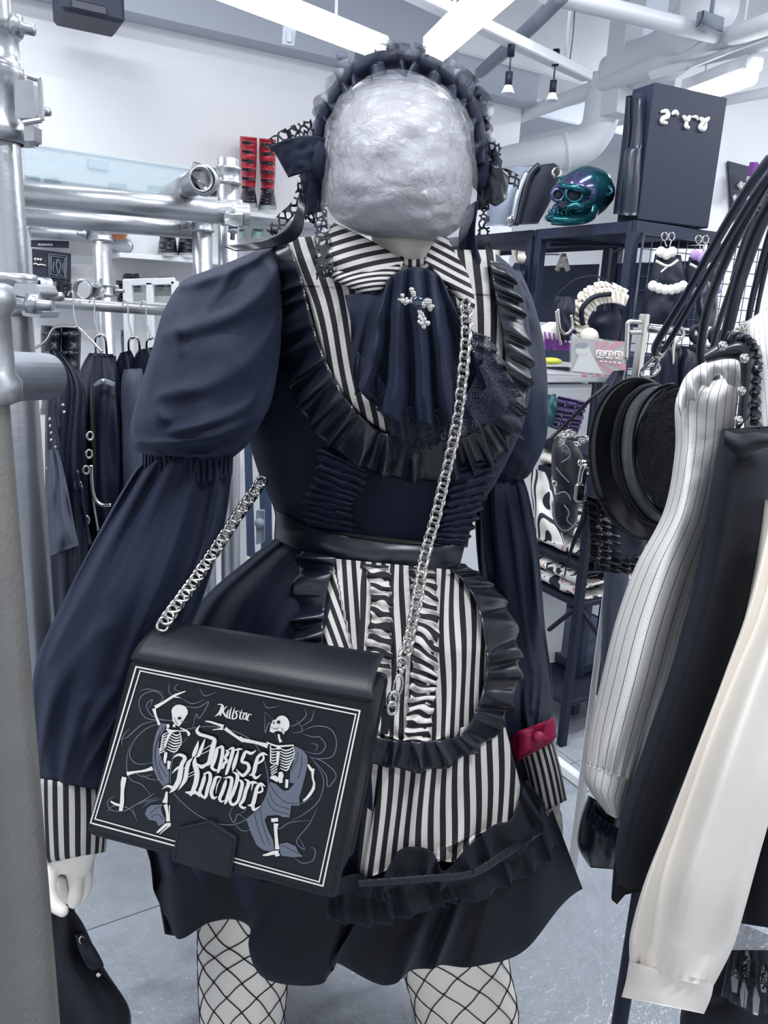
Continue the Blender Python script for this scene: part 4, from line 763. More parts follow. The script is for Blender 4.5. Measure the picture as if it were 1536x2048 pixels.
# white panel frame standing behind the arm, and a dark leaf between
fr = thing('glass_case', 'white framed glass display case behind the left tubes', 'display case')
def strut(a, b_, w_, Y, m='white_metal', nm='frame_bar', par=fr):
    a3, b3 = at(*a, Y), at(*b_, Y); t = (b3 - a3).normalized(); s = t.cross(Vector((0, 1, 0))).normalized(); return mk(nm, box((a3 + b3) / 2, ((b3 - a3).length, w_, w_), t, s, None, .002), m, par, smooth=False)
YC = 2.6
for a, b_, w_ in (((248, 565), (350, 562), .022), ((256, 560), (262, 850), .028), ((300, 565), (306, 850), .022), ((350, 562), (360, 850), .022), ((478, 880), (492, 1420), .030), ((455, 850), (468, 1500), .05)): strut(a, b_, w_, YC)
mk('glass_pane', ppoly([(262, 575), (350, 573), (356, 840), (266, 845)], YC + .02, .005), 'acrylic', fr, smooth=False)
mk('dark_panel', ppoly([(484, 860), (540, 880), (545, 1130), (490, 1110)], YC + .3, .01), mat('panel_blue', (58, 72, 98), .5), fr, smooth=False)
mk('latch', join(ppoly(rnd([(512, 1022), (528, 1022), (528, 1085), (512, 1090)], 2), 2.3, .02), ball(at(519, 1046, 2.29), .016, 14)), 'mid_grey', fr)
mk('frame_bar', ppoly([(504, 900), (514, 905), (520, 1100), (510, 1105)], 2.5, .02), 'white_metal', fr, smooth=False)
# hangers and hanging clothes
def hanger(x, y, Y, label, wide=False, grp='wire hangers on the left rail', bottom=None):
    h_ = thing('wire_hanger', label, 'hanger', grp)
    mk('hook', join(ptube([(x - 6, y - 12, Y), (x - 3, y - 20, Y), (x + 3, y - 20, Y), (x + 5, y - 8, Y), (x + 6, y + 22, Y), (x + 14, y + 50, Y)], .0022, 24, 6)), 'chrome', h_)
    if wide: mk('shoulder', join(ptube([(x + 14, y + 50, Y), (x - 30, y + 50, Y), (x - 50, y + 78, Y), (x - 78, y + 95, Y)], .0035, 20, 6), ptube([(x + 14, y + 50, Y), (x + 34, y + 70, Y), (x + 62, y + 100, Y)], .0035, 20, 6)), 'chrome', h_)
    else: mk('shoulder', join(ptube([(x + 14, y + 50, Y), (x + 6, y + 62, Y), (x + 9, y + 100, Y + .05)], .0030, 10, 6), ptube([(x + 14, y + 50, Y), (x + 26, y + 58, Y), (x + 30, y + 96, Y + .05)], .0030, 10, 6), ball(at(x + 14, y + 52, Y), .006, 10)), 'chrome', h_)
hanger(142, 604, 1.86, 'wide wire hanger in front of the black buckled boots', True)
hanger(184, 618, 1.88, 'wire hanger over the black coat with a grey strap')
hanger(251, 622, 1.92, 'wire hanger over the pinstriped sleeve')
hanger(287, 624, 1.94, 'wire hanger nearest the puff sleeve')
def cloth(nm, label, cat, rows, m, f=vf(6, .012), par=None, grp=None, cap=True, uvf=None, ns=48, nr=40):
    o = mk(nm, loft(rows, ns, nr, f, cap, uvf), m, par)
    if par is None: tag(o, label, cat, grp)
    return o
ct = thing('black_coat', 'black coat with a grey buckle strap on its collar hanging on the left rail', 'coat')
cloth('coat_body', '', '', [(178, 706, 226, 708, 1.95, .05), (158, 750, 238, 750, 1.95, .09), (150, 850, 246, 850, 1.95, .11), (150, 1000, 252, 1000, 1.95, .12), (152, 1250, 262, 1250, 1.95, .12), (160, 1420, 250, 1420, 1.95, .11)], 'hazed_far_black', vf(7, .018), ct)
cloth('sleeve', '', '', [(186, 712, 232, 712, 1.84, .03), (180, 790, 238, 790, 1.82, .05), (184, 900, 246, 900, 1.81, .05), (190, 1030, 240, 1030, 1.81, .05), (205, 1160, 240, 1160, 1.82, .04)], 'hazed_far_black', vf(4, .014), ct)
mk('strap', strip([(186, 770), (205, 757), (230, 765)], [(190, 775), (206, 768), (229, 775)], 1.755, 14, 3, lambda t, s: (.01 * math.sin(PI * t), 0, 0)), 'mid_grey', ct, solid=.003)
mk('stud', ball(at(206, 762, 1.74), .005, 8), 'chrome', ct)
cloth('pinstriped_jacket', 'dark pinstriped jacket sleeve hanging beside the puff sleeve', 'jacket', [(248, 738, 284, 736, 1.80, .03), (242, 770, 288, 770, 1.79, .05), (244, 850, 286, 850, 1.78, .05), (246, 940, 300, 930, 1.78, .05), (256, 1100, 330, 1090, 1.78, .05)], 'dark_pin', vf(3, .008), uvf=lambda u, v: (u * 40, v))
cloth('black_jacket', 'black jacket shoulder behind the pinstriped jacket', 'jacket', [(240, 706, 262, 700, 1.98, .04), (224, 760, 282, 760, 2.0, .08), (222, 900, 290, 900, 2.0, .1), (230, 1150, 320, 1150, 2.0, .1), (240, 1350, 320, 1350, 2.0, .1)], 'hazed_far_black', vf(5, .014))
cloth('black_jacket', 'black jacket shoulder hanging nearest the mannequin arm', 'jacket', [(276, 700, 306, 694, 1.96, .04), (266, 740, 330, 740, 1.98, .07), (268, 900, 340, 900, 1.98, .08), (280, 1200, 350, 1200, 1.98, .08)], 'hazed_far_black', vf(5, .014))
cd = thing('harness_dress', 'black dress with straps, rings and a chain hanging behind the tube', 'dress')
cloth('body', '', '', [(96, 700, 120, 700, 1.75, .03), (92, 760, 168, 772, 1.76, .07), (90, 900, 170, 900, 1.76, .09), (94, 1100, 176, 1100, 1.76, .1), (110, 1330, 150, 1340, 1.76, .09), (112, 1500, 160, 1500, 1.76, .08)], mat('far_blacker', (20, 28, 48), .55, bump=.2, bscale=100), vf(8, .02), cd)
for x, y in ((180, 872), (178, 908), (172, 940), (156, 970), (172, 1040)): mk('ring', ring(x, y, 1.66, 6, 8, .0028, 0), 'chrome', cd)
for y in range(740, 960, 14): mk('stud', ball(at(90 + random.uniform(5, 40), y, 1.66), .004, 8), 'chrome', cd)
ch = mk('cord_chain', join(ptube([(182, 930, 1.68), (186, 985, 1.68), (200, 1008, 1.68), (222, 1010, 1.68)], .005, 30, 6), ptube([(180, 930, 1.68), (186, 1000, 1.68), (196, 1060, 1.68)], .003, 20, 6)), 'chrome', cd)
mk('strap', join(*[strip([(x, y), (x + 6, y + 60), (x + 20, y + 120)], [(x + 8, y), (x + 14, y + 60), (x + 26, y + 118)], 1.655, 10, 3) for x, y in ((98, 740), (104, 810), (150, 940), (158, 970))]), 'hazed_far_leather', cd, solid=.004)
cloth('grey_skirt', 'charcoal flared garment with a stitched hem behind the left pole', 'skirt', [(94, 900, 118, 900, 1.60, .04), (94, 980, 136, 980, 1.60, .07), (96, 1060, 150, 1055, 1.60, .08), (96, 1113, 158, 1090, 1.60, .085)], 'grey_cloth', vf(7, .014), cap=False)
cloth('black_trousers', 'black long trousers hanging low behind the left pole', 'trousers', [(100, 1110, 190, 1110, 1.9, .07), (104, 1250, 200, 1250, 1.9, .07), (100, 1400, 190, 1400, 1.9, .06)], 'hazed_far_black', vf(5, .014))
lw = thing('black_overcoat', 'black long coat hem with a silver button hanging low at the lower left', 'coat')
cloth('coat_skirt', '', '', [(80, 1760, 130, 1800, .90, .02), (60, 1810, 165, 1845, .90, .04), (50, 1900, 205, 1930, .90, .05), (60, 2000, 256, 2010, .90, .06), (80, 2100, 262, 2060, .90, .06)], 'black_cloth_low', vf(6, .016), lw)
cloth('sleeve', '', '', [(150, 1870, 168, 1866, .86, .012), (160, 1905, 190, 1895, .85, .016), (176, 1935, 206, 1925, .85, .014), (190, 1940, 207, 1934, .85, .01)], 'black_cloth_low', vf(3, .006), lw)
mk('button', ball(at(197, 1949, .835), .0035, 12), 'chrome', lw); mk('hook', ring(164, 1880, .84, 5, 7, .0012), 'chrome', lw)
st_ = mk('floor_stand', pipe(at(142, 1740, 1.3), Vector((at(142, 1740, 1.3).x, 1.3, 0)), .007, .005), 'white_metal'); tag(st_, 'slim white upright pole behind the mannequin hand', 'stand')
# ---------------- wall shelves with boots ----------------
def wt(px, py, off=.0):
    """point on the left wall (off in front of it)"""
    d = ray(px, py); P0 = wallp(0, 0, off); t = (P0 - O).dot(D2) / d.dot(D2); return O + d * t
def wshelf(x0, x1, y, lb, dep=.26):
    a, b_ = wt(x0, y, dep / 2), wt(x1, y, dep / 2); b_.z = a.z; s = tag(mk('wall_shelf', rbox((a + b_) / 2, ((b_ - a).length, dep, .02)), 'white_metal', smooth=False), lb, 'shelf'); return a.z
wshelf(440, 660, 428, 'white wall shelf under the red boots'); wshelf(226, 470, 512, 'white wall shelf under the black buckled shoes'); wshelf(60, 400, 598, 'lowest white wall shelf behind the clothes rail'); wshelf(60, 250, 448, 'short white wall shelf above the dark poster')
mat('buckle_metal', (70, 68, 76), .35, .6)
def boot(label, x, ytop, ybot, wd, m, face=1, Yo=.13, cat='boot', grp=None, buckles=4, colsole='sole', tall=True):
    b_ = thing('boot' if tall else 'shoe', label, cat, grp); base = wt(x, ybot, Yo); Y = base.y; h_ = ybot - ytop
    if tall: mk('shaft', loft([(x - wd * .50, ytop, x + wd * .50, ytop + 3, Y, .045), (x - wd * .52, ytop + h_ * .2, x + wd * .50, ytop + h_ * .2, Y, .05), (x - wd * .42, ytop + h_ * .55, x + wd * .45, ytop + h_ * .55, Y, .042), (x - wd * .36, ytop + h_ * .72, x + wd * .40, ytop + h_ * .72, Y, .045), (x - wd * .42, ytop + h_ * .86, x + wd * .42, ytop + h_ * .86, Y - .02, .06)], 24, 40, lambda u, v: (1 + .02 * nz(u * 5, v * 9), .007 * math.sin(v * 46))), m, b_)
    f0 = ytop + h_ * (.74 if tall else .05)
    mk('foot', loft([(x - wd * .36, f0, x + wd * .38, f0, Y, .05), (x - wd * .46, f0 + (ybot - f0) * .4, x + wd * .46, f0 + (ybot - f0) * .4, Y - .03, .08), (x - wd * .52, ybot - h_ * .04 - 2, x + wd * .52, ybot - h_ * .04 - 2, Y - .05, .11)], 24, 16, lambda u, v: (1, .006 * math.sin(v * 30))), 'boot_black' if tall else m, b_)
    mk('sole', loft([(x - wd * .54, ybot - h_ * .05 - 3, x + wd * .54, ybot - h_ * .05 - 3, Y - .05, .115), (x - wd * .54, ybot, x + wd * .54, ybot, Y - .05, .115)], 24, 3), colsole, b_)
    for i in range(buckles):
        yy = ytop + h_ * ((.1 + .62 * i / max(1, buckles - 1)) if tall else (.2 + .5 * i / max(1, buckles - 1)))
        mk('buckle', join(box(at(x, yy, Y - (.052 if tall else .1)), (sz(x, yy, Y, wd * .30), .012, sz(x, yy, Y, h_ * .04 + 1)), D1, D2, ZV, .003), box(at(x, yy, Y - (.050 if tall else .095)), (sz(x, yy, Y, wd * .8), .01, sz(x, yy, Y, h_ * .025 + 1)), D1, D2, ZV, .002)), 'buckle_metal', b_)
    return b_
boot('left one of the two tall red buckled boots', 497, 272, 416, 34, 'red_leather', grp='red boots on the wall shelf', buckles=6); boot('right one of the two tall red buckled boots', 535, 276, 420, 34, 'red_leather', grp='red boots on the wall shelf', buckles=6)
for x, l in ((335, 'left'), (374, 'right')): boot(l + ' black buckled ankle shoe on the wall shelf below the tube end', x, 466, 510, 38, 'boot_black', tall=False, cat='shoe', grp='black buckled shoes', buckles=3)
for x, l in ((84, 'left'), (128, 'right')): boot(l + ' black low shoe on the shelf below the dark poster', x, 560, 596, 36, 'boot_black', tall=False, cat='shoe', buckles=1, colsole='boot_black')
for x, l in ((478, 'left'), (516, 'right')): boot(l + ' pale green low shoe below the red boots', x, 456, 476, 26, mat('green_suede_' + l, (120, 150, 140), .7), tall=False, cat='shoe', buckles=1)
for x, l in ((102, 'left'), (142, 'right')): boot(l + ' tall black buckled boot hanging behind the wide wire hanger', x, 650, 830, 40, 'boot_black', Yo=.9, buckles=4, colsole='boot_black')
for x, y, l in ((262, 545, 'black shoe toe left of the white case'), (330, 552, 'black shoe behind the white case top edge')): boot(l, x, y, y + 40, 40, 'boot_black', tall=False, cat='shoe', buckles=1, colsole='boot_black')
boot('tall black boot right of the rear tube', 242, 560, 612, 20, 'boot_black', Yo=.3, buckles=2, colsole='boot_black'); boot('tall black boot between the two rear hangers', 255, 660, 760, 26, 'boot_black', Yo=.5, buckles=2, colsole='boot_black')
for x, l in ((64, 'left'), (104, 'right')): boot(l + ' dark round-toed shoe on the short top shelf', x, 350 + (x > 80) * 4, 366 + (x > 80) * 3, 34, 'boot_black', Yo=.13, tall=False, cat='shoe', buckles=1)
# clear plastic case laid on the tubes
cb = thing('clear_box', 'clear plastic storage box lying above the upper tubes', 'box')
a, b_ = at(52, 338, 2.3), at(385, 352, 2.6)
t_ = (b_ - a).normalized(); t_.z = 0; t_.normalize(); L_ = (b_ - a).length
ctr = (a + b_) / 2; hbx = .085; q_ = ZV.cross(t_)
for nm, c_, s_ in (('front_wall', ctr, (L_, .003, hbx)), ('back_wall', ctr + q_ * .24, (L_, .003, hbx)), ('base', ctr - ZV * hbx / 2 + q_ * .12, (L_, .24, .003)), ('lid', ctr + ZV * hbx / 2 + q_ * .12, (L_ + .02, .26, .006))): mk(nm, box(c_, s_, t_, q_, ZV, .0008), 'clear_plastic', cb, smooth=False)
mk('end_wall', box(ctr + t_ * L_ / 2 + q_ * .12, (.003, .24, hbx), t_, q_, ZV, .0005), 'clear_plastic', cb, smooth=False); mk('latch', box(at(196, 330, 2.42) - q_ * .006, (.06, .012, .03), t_, q_, ZV, .003), 'clear_plastic', cb, smooth=False)
# little posters on the wall shelf
def wcard(pts, m, nm, label, cat='sign', off=.1, th=.004):
    V = [wt(x, y, off) for x, y in pts]; n_ = len(V); B_ = [v + D2 * th for v in V]; g = (V + B_, [tuple(range(n_)), tuple(range(2 * n_ - 1, n_ - 1, -1))] + [(i, (i + 1) % n_, (i + 1) % n_ + n_, i + n_) for i in range(n_)], None)
    t = thing(nm, label, cat); mk('board', g, m, t, smooth=False); return t
def wink(t, pts, m, w_=.006, off=.106): return tube([wt(x, y, off) for x, y in pts], w_, 5)
t = wcard([(64, 497), (142, 507), (142, 566), (66, 560)], 'poster_black', 'poster', 'dark poster with a white framed figure behind the pole')
mk('printed_frame', join(*[wink(t, p, 0, .003) for p in ([(98, 508), (133, 512), (132, 558), (98, 553), (98, 508)], [(102, 512), (130, 516), (129, 554), (102, 549), (102, 512)], [(115, 518), (112, 530), (116, 545), (113, 553)], [(116, 518), (122, 532), (118, 545), (121, 552)], [(108, 524), (106, 536), (108, 546)], [(126, 526), (126, 546)])]), 'mid_grey', t)
mk('lettering', join(*[wink(t, p, 0, .003) for p in ([(72, 516), (69, 518), (72, 521)], [(75, 516), (77, 520), (74, 519)], [(79, 517), (81, 521), (83, 517)], [(67, 528), (72, 527), (76, 530), (82, 529), (92, 531)])]), 'white_print', t)
t = wcard([(62, 480), (138, 482), (138, 496), (62, 494)], 'hazed_shelf_black', 'shelf_sign', 'narrow dark sign above the framed figure poster'); mk('lettering', join(*[wink(t, [(x, 491), (x + 3, 487), (x + 5, 492)], 0, .0025) for x in range(76, 104, 6)]), 'white_print', t)
t = wcard([(222, 458), (262, 458), (264, 505), (226, 503)], 'paper', 'flyer', 'small flyer with a silver saucer picture beside the rear tube'); mk('picture', ball(wt(243, 492, .12), .05, 14, 1, .2, .7), 'dull_steel', t); mk('picture_glow', ball(wt(238, 468, .12), .035, 12, 1, .2, .8), mat('orange_ink', (216, 140, 110), .7), t)
t = wcard([(216, 366), (254, 368), (254, 378), (217, 376)], 'poster_black', 'shelf_sign', 'tiny dark sign above the upper tubes')
t = wcard([(296, 370), (338, 374), (336, 386), (294, 382)], 'poster_black', 'shelf_sign', 'tiny dark sign beside the tube end clamp')
sp = thing('speaker', 'dark wall speaker high at the upper left', 'speaker'); mk('body', rbox(wt(176, 12, .30), (sz(176, 12, 3.0, 124), .2, .12), .012), 'poster_black', sp, smooth=False); mk('badge', rbox(wt(178, 15, .408), (.12, .012, .03), .004), 'hazed_far_leather', sp, smooth=False)
# ---------------- right: black shelf units ----------------
C1 = at(1270, 440, 2.5); ztop = C1.z; C1f = Vector((C1.x, C1.y, 0))
Lx = tfor(C1, D2, 1072); W1 = .42; PS = .03
def unit(org, ln, wd, lv, label, zt_=None, brace=True):
    u = thing('shelf_unit', label, 'shelf'); zt_ = zt_ or ztop
    for a in (0, 1):
        for b_ in (0, 1):
            p = org + D2 * (PS / 2 + a * (ln - PS)) + D1 * (PS / 2 + b_ * (wd - PS)); mk('post', rbox((p.x, p.y, zt_ / 2), (PS, PS, zt_), .002), 'hazed_shelf_black', u, smooth=False)
    for z in lv:
        mk('board', rbox(org + D2 * ln / 2 + D1 * wd / 2 + ZV * (z - .012), (wd - .004, ln - .004, .016)), 'shelf_board', u, smooth=False)
        for off, sx, sy in ((D1 * .006 + D2 * ln / 2, .010, ln), (D1 * (wd - .006) + D2 * ln / 2, .010, ln), (D2 * .006 + D1 * wd / 2, wd, .010), (D2 * (ln - .006) + D1 * wd / 2, wd, .010)): mk('rail', rbox(org + off + ZV * (z - .018), (sx, sy, .036)), 'hazed_shelf_black', u, smooth=False)
    return u
zs = at(1140, 702, 2.75).z
U1 = unit(C1f, Lx, W1, (zs, .75, .2, ztop), 'black metal shelf unit carrying the skull and the tall black box')
mk('brace', join(*[tube([C1f + D1 * (.05 if k else W1 - .05) + D2 * .03 + ZV * (ztop - .05), C1f + D1 * (W1 - .05 if k else .05) + D2 * (Lx - .03) + ZV * (ztop - .05)], .006, 6) for k in (0, 1)]), 'hazed_shelf_black', U1)
mk('back_panel', rbox(C1f + D1 * (W1 - .02) + D2 * Lx / 2 + ZV * (ztop + zs) / 2, (.006, Lx - .06, ztop - zs - .18), .001), 'shelf_board', U1, smooth=False)
U2 = unit(C1f + D2 * (Lx + .02), 1.1, W1, (zs, .75, .2, ztop), 'black metal shelf unit half hidden behind the headdress tails')
mk('back_panel', rbox(C1f + D1 * (W1 - .02) + D2 * (Lx + .57) + ZV * (ztop + zs) / 2, (.006, 1.0, ztop - zs - .18), .001), 'shelf_board', U2, smooth=False)
# letter A tag and hooks inside the unit
def uv_(px, py, off):
    """point on the plane parallel to the unit's long face, off metres in"""
    d = ray(px, py); P0 = C1 + D1 * off; t = (P0 - O).dot(D1) / d.dot(D1); return O + d * t
ta = thing('letter_badge', 'white letter A badge hanging inside the shelf unit', 'badge')
mk('letter', join(*[tube([uv_(*a, .2), uv_(*b_, .2)], .010, 6) for a, b_ in (((1127, 509), (1114, 541)), ((1127, 509), (1136, 541)), ((1118, 530), (1134, 530)))]), 'white_cloth', ta)
mk('hanging_wire', tube([uv_(1090, 509, .2), uv_(1118, 509, .2)], .003, 5), 'dull_steel', ta)
for x0, x1, lb in ((988, 1000, 'left white hooded cap peak inside the far shelf unit'), (1024, 1034, 'middle white cap peak inside the far shelf unit')): tag(mk('cap', strip([(x0, 500), (x0 + 2, 515), (x0 + 8, 528)], [(x1, 500), (x1 - 1, 515), (x1 + 2, 526)], 3.0, 8, 4, lambda t, s: (.01 * math.sin(PI * s), 0, 0)), 'white_cloth', solid=.006), lb, 'cap')
tag(mk('cap', strip([(1036, 502), (1046, 503), (1060, 504)], [(1036, 524), (1048, 530), (1056, 522)], 2.95, 8, 5, lambda t, s: (.02 * math.sin(PI * s), 0, 0)), 'white_cloth', solid=.006), 'white cloth cap hanging right of the cap peaks', 'cap')
cloth('black_bag', 'black leather bag hanging inside the far shelf unit', 'bag', [(975, 525, 1010, 525, 2.7, .04), (968, 545, 1020, 548, 2.7, .06), (975, 565, 1015, 568, 2.7, .06), (985, 580, 1000, 582, 2.7, .03)], 'hazed_far_leather', vf(4, .01))
cloth('black_bag', 'lumpy black bag under the white cap in the far unit', 'bag', [(1030, 525, 1050, 530, 2.9, .04), (1020, 545, 1055, 545, 2.9, .06), (1025, 570, 1050, 570, 2.9, .06), (1030, 590, 1045, 590, 2.9, .03)], 'hazed_far_black', vf(4, .015))
# wire grid on the end of the unit with small hanging bags
gr = thing('wire_grid', 'black wire display grid on the end of the shelf unit', 'grid')
gw = .62; org = C1 + D1 * .035 - D2 * .01
gs = [tube([org + D1 * (gw * i / 15) - ZV * .04, org + D1 * (gw * i / 15) - ZV * .95], .0016, 5) for i in range(16)] + [tube([org - ZV * (.04 + .91 * i / 22), org + D1 * gw - ZV * (.04 + .91 * i / 22)], .0016, 5) for i in range(23)]
o = mk('grid_wires', join(*gs), 'hazed_shelf_black', gr); o['kind'] = 'stuff'
mk('frame', join(tube([org - ZV * .04, org - ZV * .95], .004, 6), tube([org + D1 * gw - ZV * .04, org + D1 * gw - ZV * .95], .004, 6), tube([org - ZV * .04, org + D1 * gw - ZV * .04], .004, 6)), 'hazed_shelf_black', gr)
def charm(x, y, label, mb, Y, dress='hazed_far_black'):
    b_ = thing('lace_collar_charm', label, 'accessory')
    for k, s in enumerate((-1, 1)): mk('hook_clip', join(ring(x + s * 7, y - 105, Y, 6, 8, .0022), ptube([(x + s * 7, y - 97, Y), (x + s * 3, y - 85, Y)], .002, 6, 6)), 'chrome', b_)
    mk('flower', join(*[ball(at(x - 14 + i * 11, y - 74 + (i % 2) * 5, Y), .016, 10, 1, .7, 1, lambda d: .15 * nz(d.x * 4, d.z * 4)) for i in range(3)]), mb, b_)
    mk('cloth', loft([(x - 26, y - 70, x + 26, y - 68, Y + .03, .02), (x - 34, y - 30, x + 34, y - 28, Y + .03, .04), (x - 38, y - 5, x + 40, y - 3, Y + .03, .04)], 24, 12, vf(5, .006)), dress, b_)
    mk('trim', join(*[ball(at(x - 30 + i * 12, y - 6 + 8 * math.sin(PI * i / 5), Y - .02), .016, 10, 1, .7, 1, lambda d: .15 * nz(d.x * 4, d.z * 4)) for i in range(6)]), mb, b_)
    mk('bow', join(ptube([(x - 24, y - 56, Y - .02), (x, y - 46, Y - .02), (x + 20, y - 58, Y - .02)], .004, 12, 6), ptube([(x, y - 46, Y - .02), (x - 14, y - 34, Y - .02)], .003, 6, 6)), 'white_cloth', b_)
charm(1336, 578, 'white fluffy collar accessory hanging on the wire grid', 'white_fluff', 2.42); charm(1404, 584, 'lilac ruffled collar accessory hanging on the wire grid', 'lilac', 2.46)
cloth('black_dress', 'small black panelled dress hanging under the white fluffy accessory', 'dress', [(1300, 555, 1366, 560, 2.44, .03), (1286, 600, 1372, 606, 2.44, .05), (1281, 650, 1378, 655, 2.44, .05)], 'hazed_far_black', vf(6, .01))
cloth('black_pouch', 'black shiny pouch beside the lilac accessory', 'pouch', [(1398, 560, 1432, 560, 2.42, .03), (1392, 600, 1436, 606, 2.42, .05), (1396, 650, 1430, 655, 2.42, .05)], 'hazed_far_leather', vf(4, .01))
# tall box with lettering on top
bx = thing('black_box', 'tall black box with white curly lettering standing on the shelf unit', 'box')
bl, br_ = at(1277, 436, 2.53), at(1419, 448, 2.53 + .13); bl.z = ztop + .004; ddb = Vector((br_.x - bl.x, br_.y - bl.y, 0)); Lb = ddb.length; ddb.normalize(); nb = ZV.cross(ddb)
hb_ = at(1300, 163, 2.53).z - bl.z
mk('carton', box(bl + ddb * Lb / 2 + nb * .05 + ZV * hb_ / 2, (Lb, .10, hb_), ddb, nb, ZV, .004), mat('box_black', (26, 36, 60), .6), bx, smooth=False)
def onbox(px, py, off=.002):
    d = ray(px, py); P0 = bl - nb * off; t = (P0 - O).dot(nb) / d.dot(nb); return O + d * t
def bw(pts, r=.006): return tube([onbox(*cr([(x, y) for x, y in pts], i / 14)) for i in range(15)], [r * (.45 + .55 * math.sin(PI * (i + .5) / 15.5)) for i in range(15)], 6)
mk('lettering', join(bw([(1322, 224), (1332, 222), (1336, 232), (1326, 236), (1324, 244), (1334, 246)], .008), bw([(1344, 229), (1350, 224), (1356, 230)], .007), bw([(1366, 232), (1374, 240), (1380, 232)], .008), bw([(1374, 240), (1372, 252), (1378, 256)], .007), bw([(1384, 234), (1392, 234), (1396, 240)], .005), bw([(1400, 236), (1408, 242), (1418, 236)], .008), bw([(1410, 240), (1400, 254), (1408, 258), (1412, 246)], .008)), 'white_print', bx)
fb = thing('leather_backpack', 'folded black leather bag leaning beside the tall box', 'bag')
mk('back', loft([(1252, 192, 1270, 190, 2.66, .04), (1247, 250, 1268, 250, 2.66, .06), (1238, 330, 1262, 330, 2.66, .07), (1226, 428, 1252, 428, 2.66, .08)], 24, 20, vf(3, .006)), 'hazed_far_black', fb)
mk('flap', loft([(1262, 190, 1298, 184, 2.60, .03), (1268, 210, 1296, 208, 2.59, .05), (1260, 290, 1290, 290, 2.58, .05), (1250, 300, 1288, 302, 2.575, .06), (1246, 360, 1284, 360, 2.57, .065), (1238, 430, 1278, 432, 2.57, .06)], 24, 30, vf(3, .006)), 'hazed_far_leather', fb)
# skull
sk = thing('skull_ornament', 'iridescent teal and violet skull standing on the shelf unit', 'skull')
mt = mat('iridescent', (60, 120, 130), .16, .75); nt = mt.node_tree; b0 = nt.nodes['Principled BSDF']; g_ = nt.nodes.new('ShaderNodeTexNoise'); tc_ = nt.nodes.new('ShaderNodeTexCoord'); g_.inputs['Scale'].default_value = 7; nt.links.new(tc_.outputs['Object'], g_.inputs['Vector'])
rp = nt.nodes.new('ShaderNodeValToRGB'); rp.color_ramp.elements[0].position = .35; rp.color_ramp.elements[0].color = s2l((38, 120, 118)); rp.color_ramp.elements[1].position = .8; rp.color_ramp.elements[1].color = s2l((120, 90, 150)); e = rp.color_ramp.elements.new(.6); e.color = s2l((40, 92, 110)); nt.links.new(g_.outputs[0], rp.inputs[0]); nt.links.new(rp.outputs[0], b0.inputs['Base Color'])
SY = 2.72; sc0 = at(1168, 388, SY); pxm = sz(1168, 388, SY, 1); rt = Vector((1, 0, 0))
def sp_(x, y, dY=0): return at(x, y, SY + dY)
mk('cranium', ball(sp_(1172, 385), 56 * pxm, 32, 1.02, 1.0, .86, lambda d: .03 * nz(d.x * 2, d.y * 2, d.z * 2) - (.16 if d.x < -.5 and d.z < -.2 else 0)), mt, sk)
mk('cap_rim', ring(1172, 372, SY, 54, 15, .006, .22, -9), mt, sk)
mk('brow', ptube([(1108, 382, SY - .05), (1120, 372, SY - .10), (1140, 374, SY - .13), (1160, 378, SY - .14), (1178, 386, SY - .12)], .011, 20, 8), mt, sk)
for x, y, r_ in ((1148, 388, 15), (1116, 390, 11)):
    mk('eye_socket', ball(sp_(x, y, -.115 if x > 1130 else -.09), r_ * pxm, 16, 1, .55, .95), 'hollow_shade', sk); mk('socket_rim', ring(x, y, SY - .125 if x > 1130 else SY - .10, r_ * 1.1, r_ * 1.05, .006, 0, 0), mt, sk)
mk('nose', ppoly([(1124, 400), (1134, 412), (1126, 416), (1117, 412)], SY - .15, .03), 'hollow_shade', sk, smooth=False)
mk('cheekbone', ptube([(1186, 404, SY - .09), (1165, 412, SY - .13), (1145, 412, SY - .13), (1130, 420, SY - .12)], .012, 16, 8), mt, sk)
mk('upper_jaw', ball(sp_(1128, 418, -.07), 24 * pxm, 20, 1.0, 1.2, .6), mt, sk)
for i in range(7): mk('tooth', ball(sp_(1100 + i * 8, 424 + i * .8, -.12 + .004 * i), 4.2 * pxm, 8, .9, .8, 1.5), mt, sk)
mk('lower_jaw', join(ptube([(1190, 400, SY - .05), (1180, 432, SY - .07), (1140, 440, SY - .10), (1104, 438, SY - .10)], .018, 20, 8), ball(sp_(1108, 436, -.08), 17 * pxm, 14, 1.1, 1, .5)), mt, sk)
# saddle-shaped bag left of the skull
sb = thing('saddle_bag', 'black rounded leather bag with studded straps left of the skull', 'bag')
mk('side_panel', loft([(1076, 330, 1108, 326, 2.9, .02), (1056, 352, 1120, 342, 2.9, .03), (1042, 400, 1106, 392, 2.9, .035), (1030, 450, 1076, 448, 2.9, .03)], 24, 20), 'hazed_far_black', sb)
mk('front', loft([(1010, 335, 1078, 330, 2.98, .05), (985, 370, 1062, 362, 2.97, .08), (975, 410, 1048, 405, 2.96, .09), (972, 452, 1036, 452, 2.96, .08)], 28, 20), mat('satin_grey', (130, 140, 158), .35), sb)
mk('edge_piping', ptube([(1078, 330, 2.87), (1058, 352, 2.86), (1044, 400, 2.86), (1032, 450, 2.86)], .010, 20, 8), 'hazed_far_leather', sb)
mk('strap', ptube([(1052, 345, 2.86), (1035, 390, 2.84), (1026, 435, 2.84), (1018, 452, 2.84)], .010, 20, 6), 'dull_steel', sb)
mk('clasp', join(ring(1113, 346, 2.85, 8, 9, .005), ball(at(1020, 438, 2.82), .014, 10)), 'chrome', sb)
for i in range(8): mk('stud', ball(at(1062 - i * 5, 350 + i * 10, 2.86), .005, 6), 'chrome', sb)
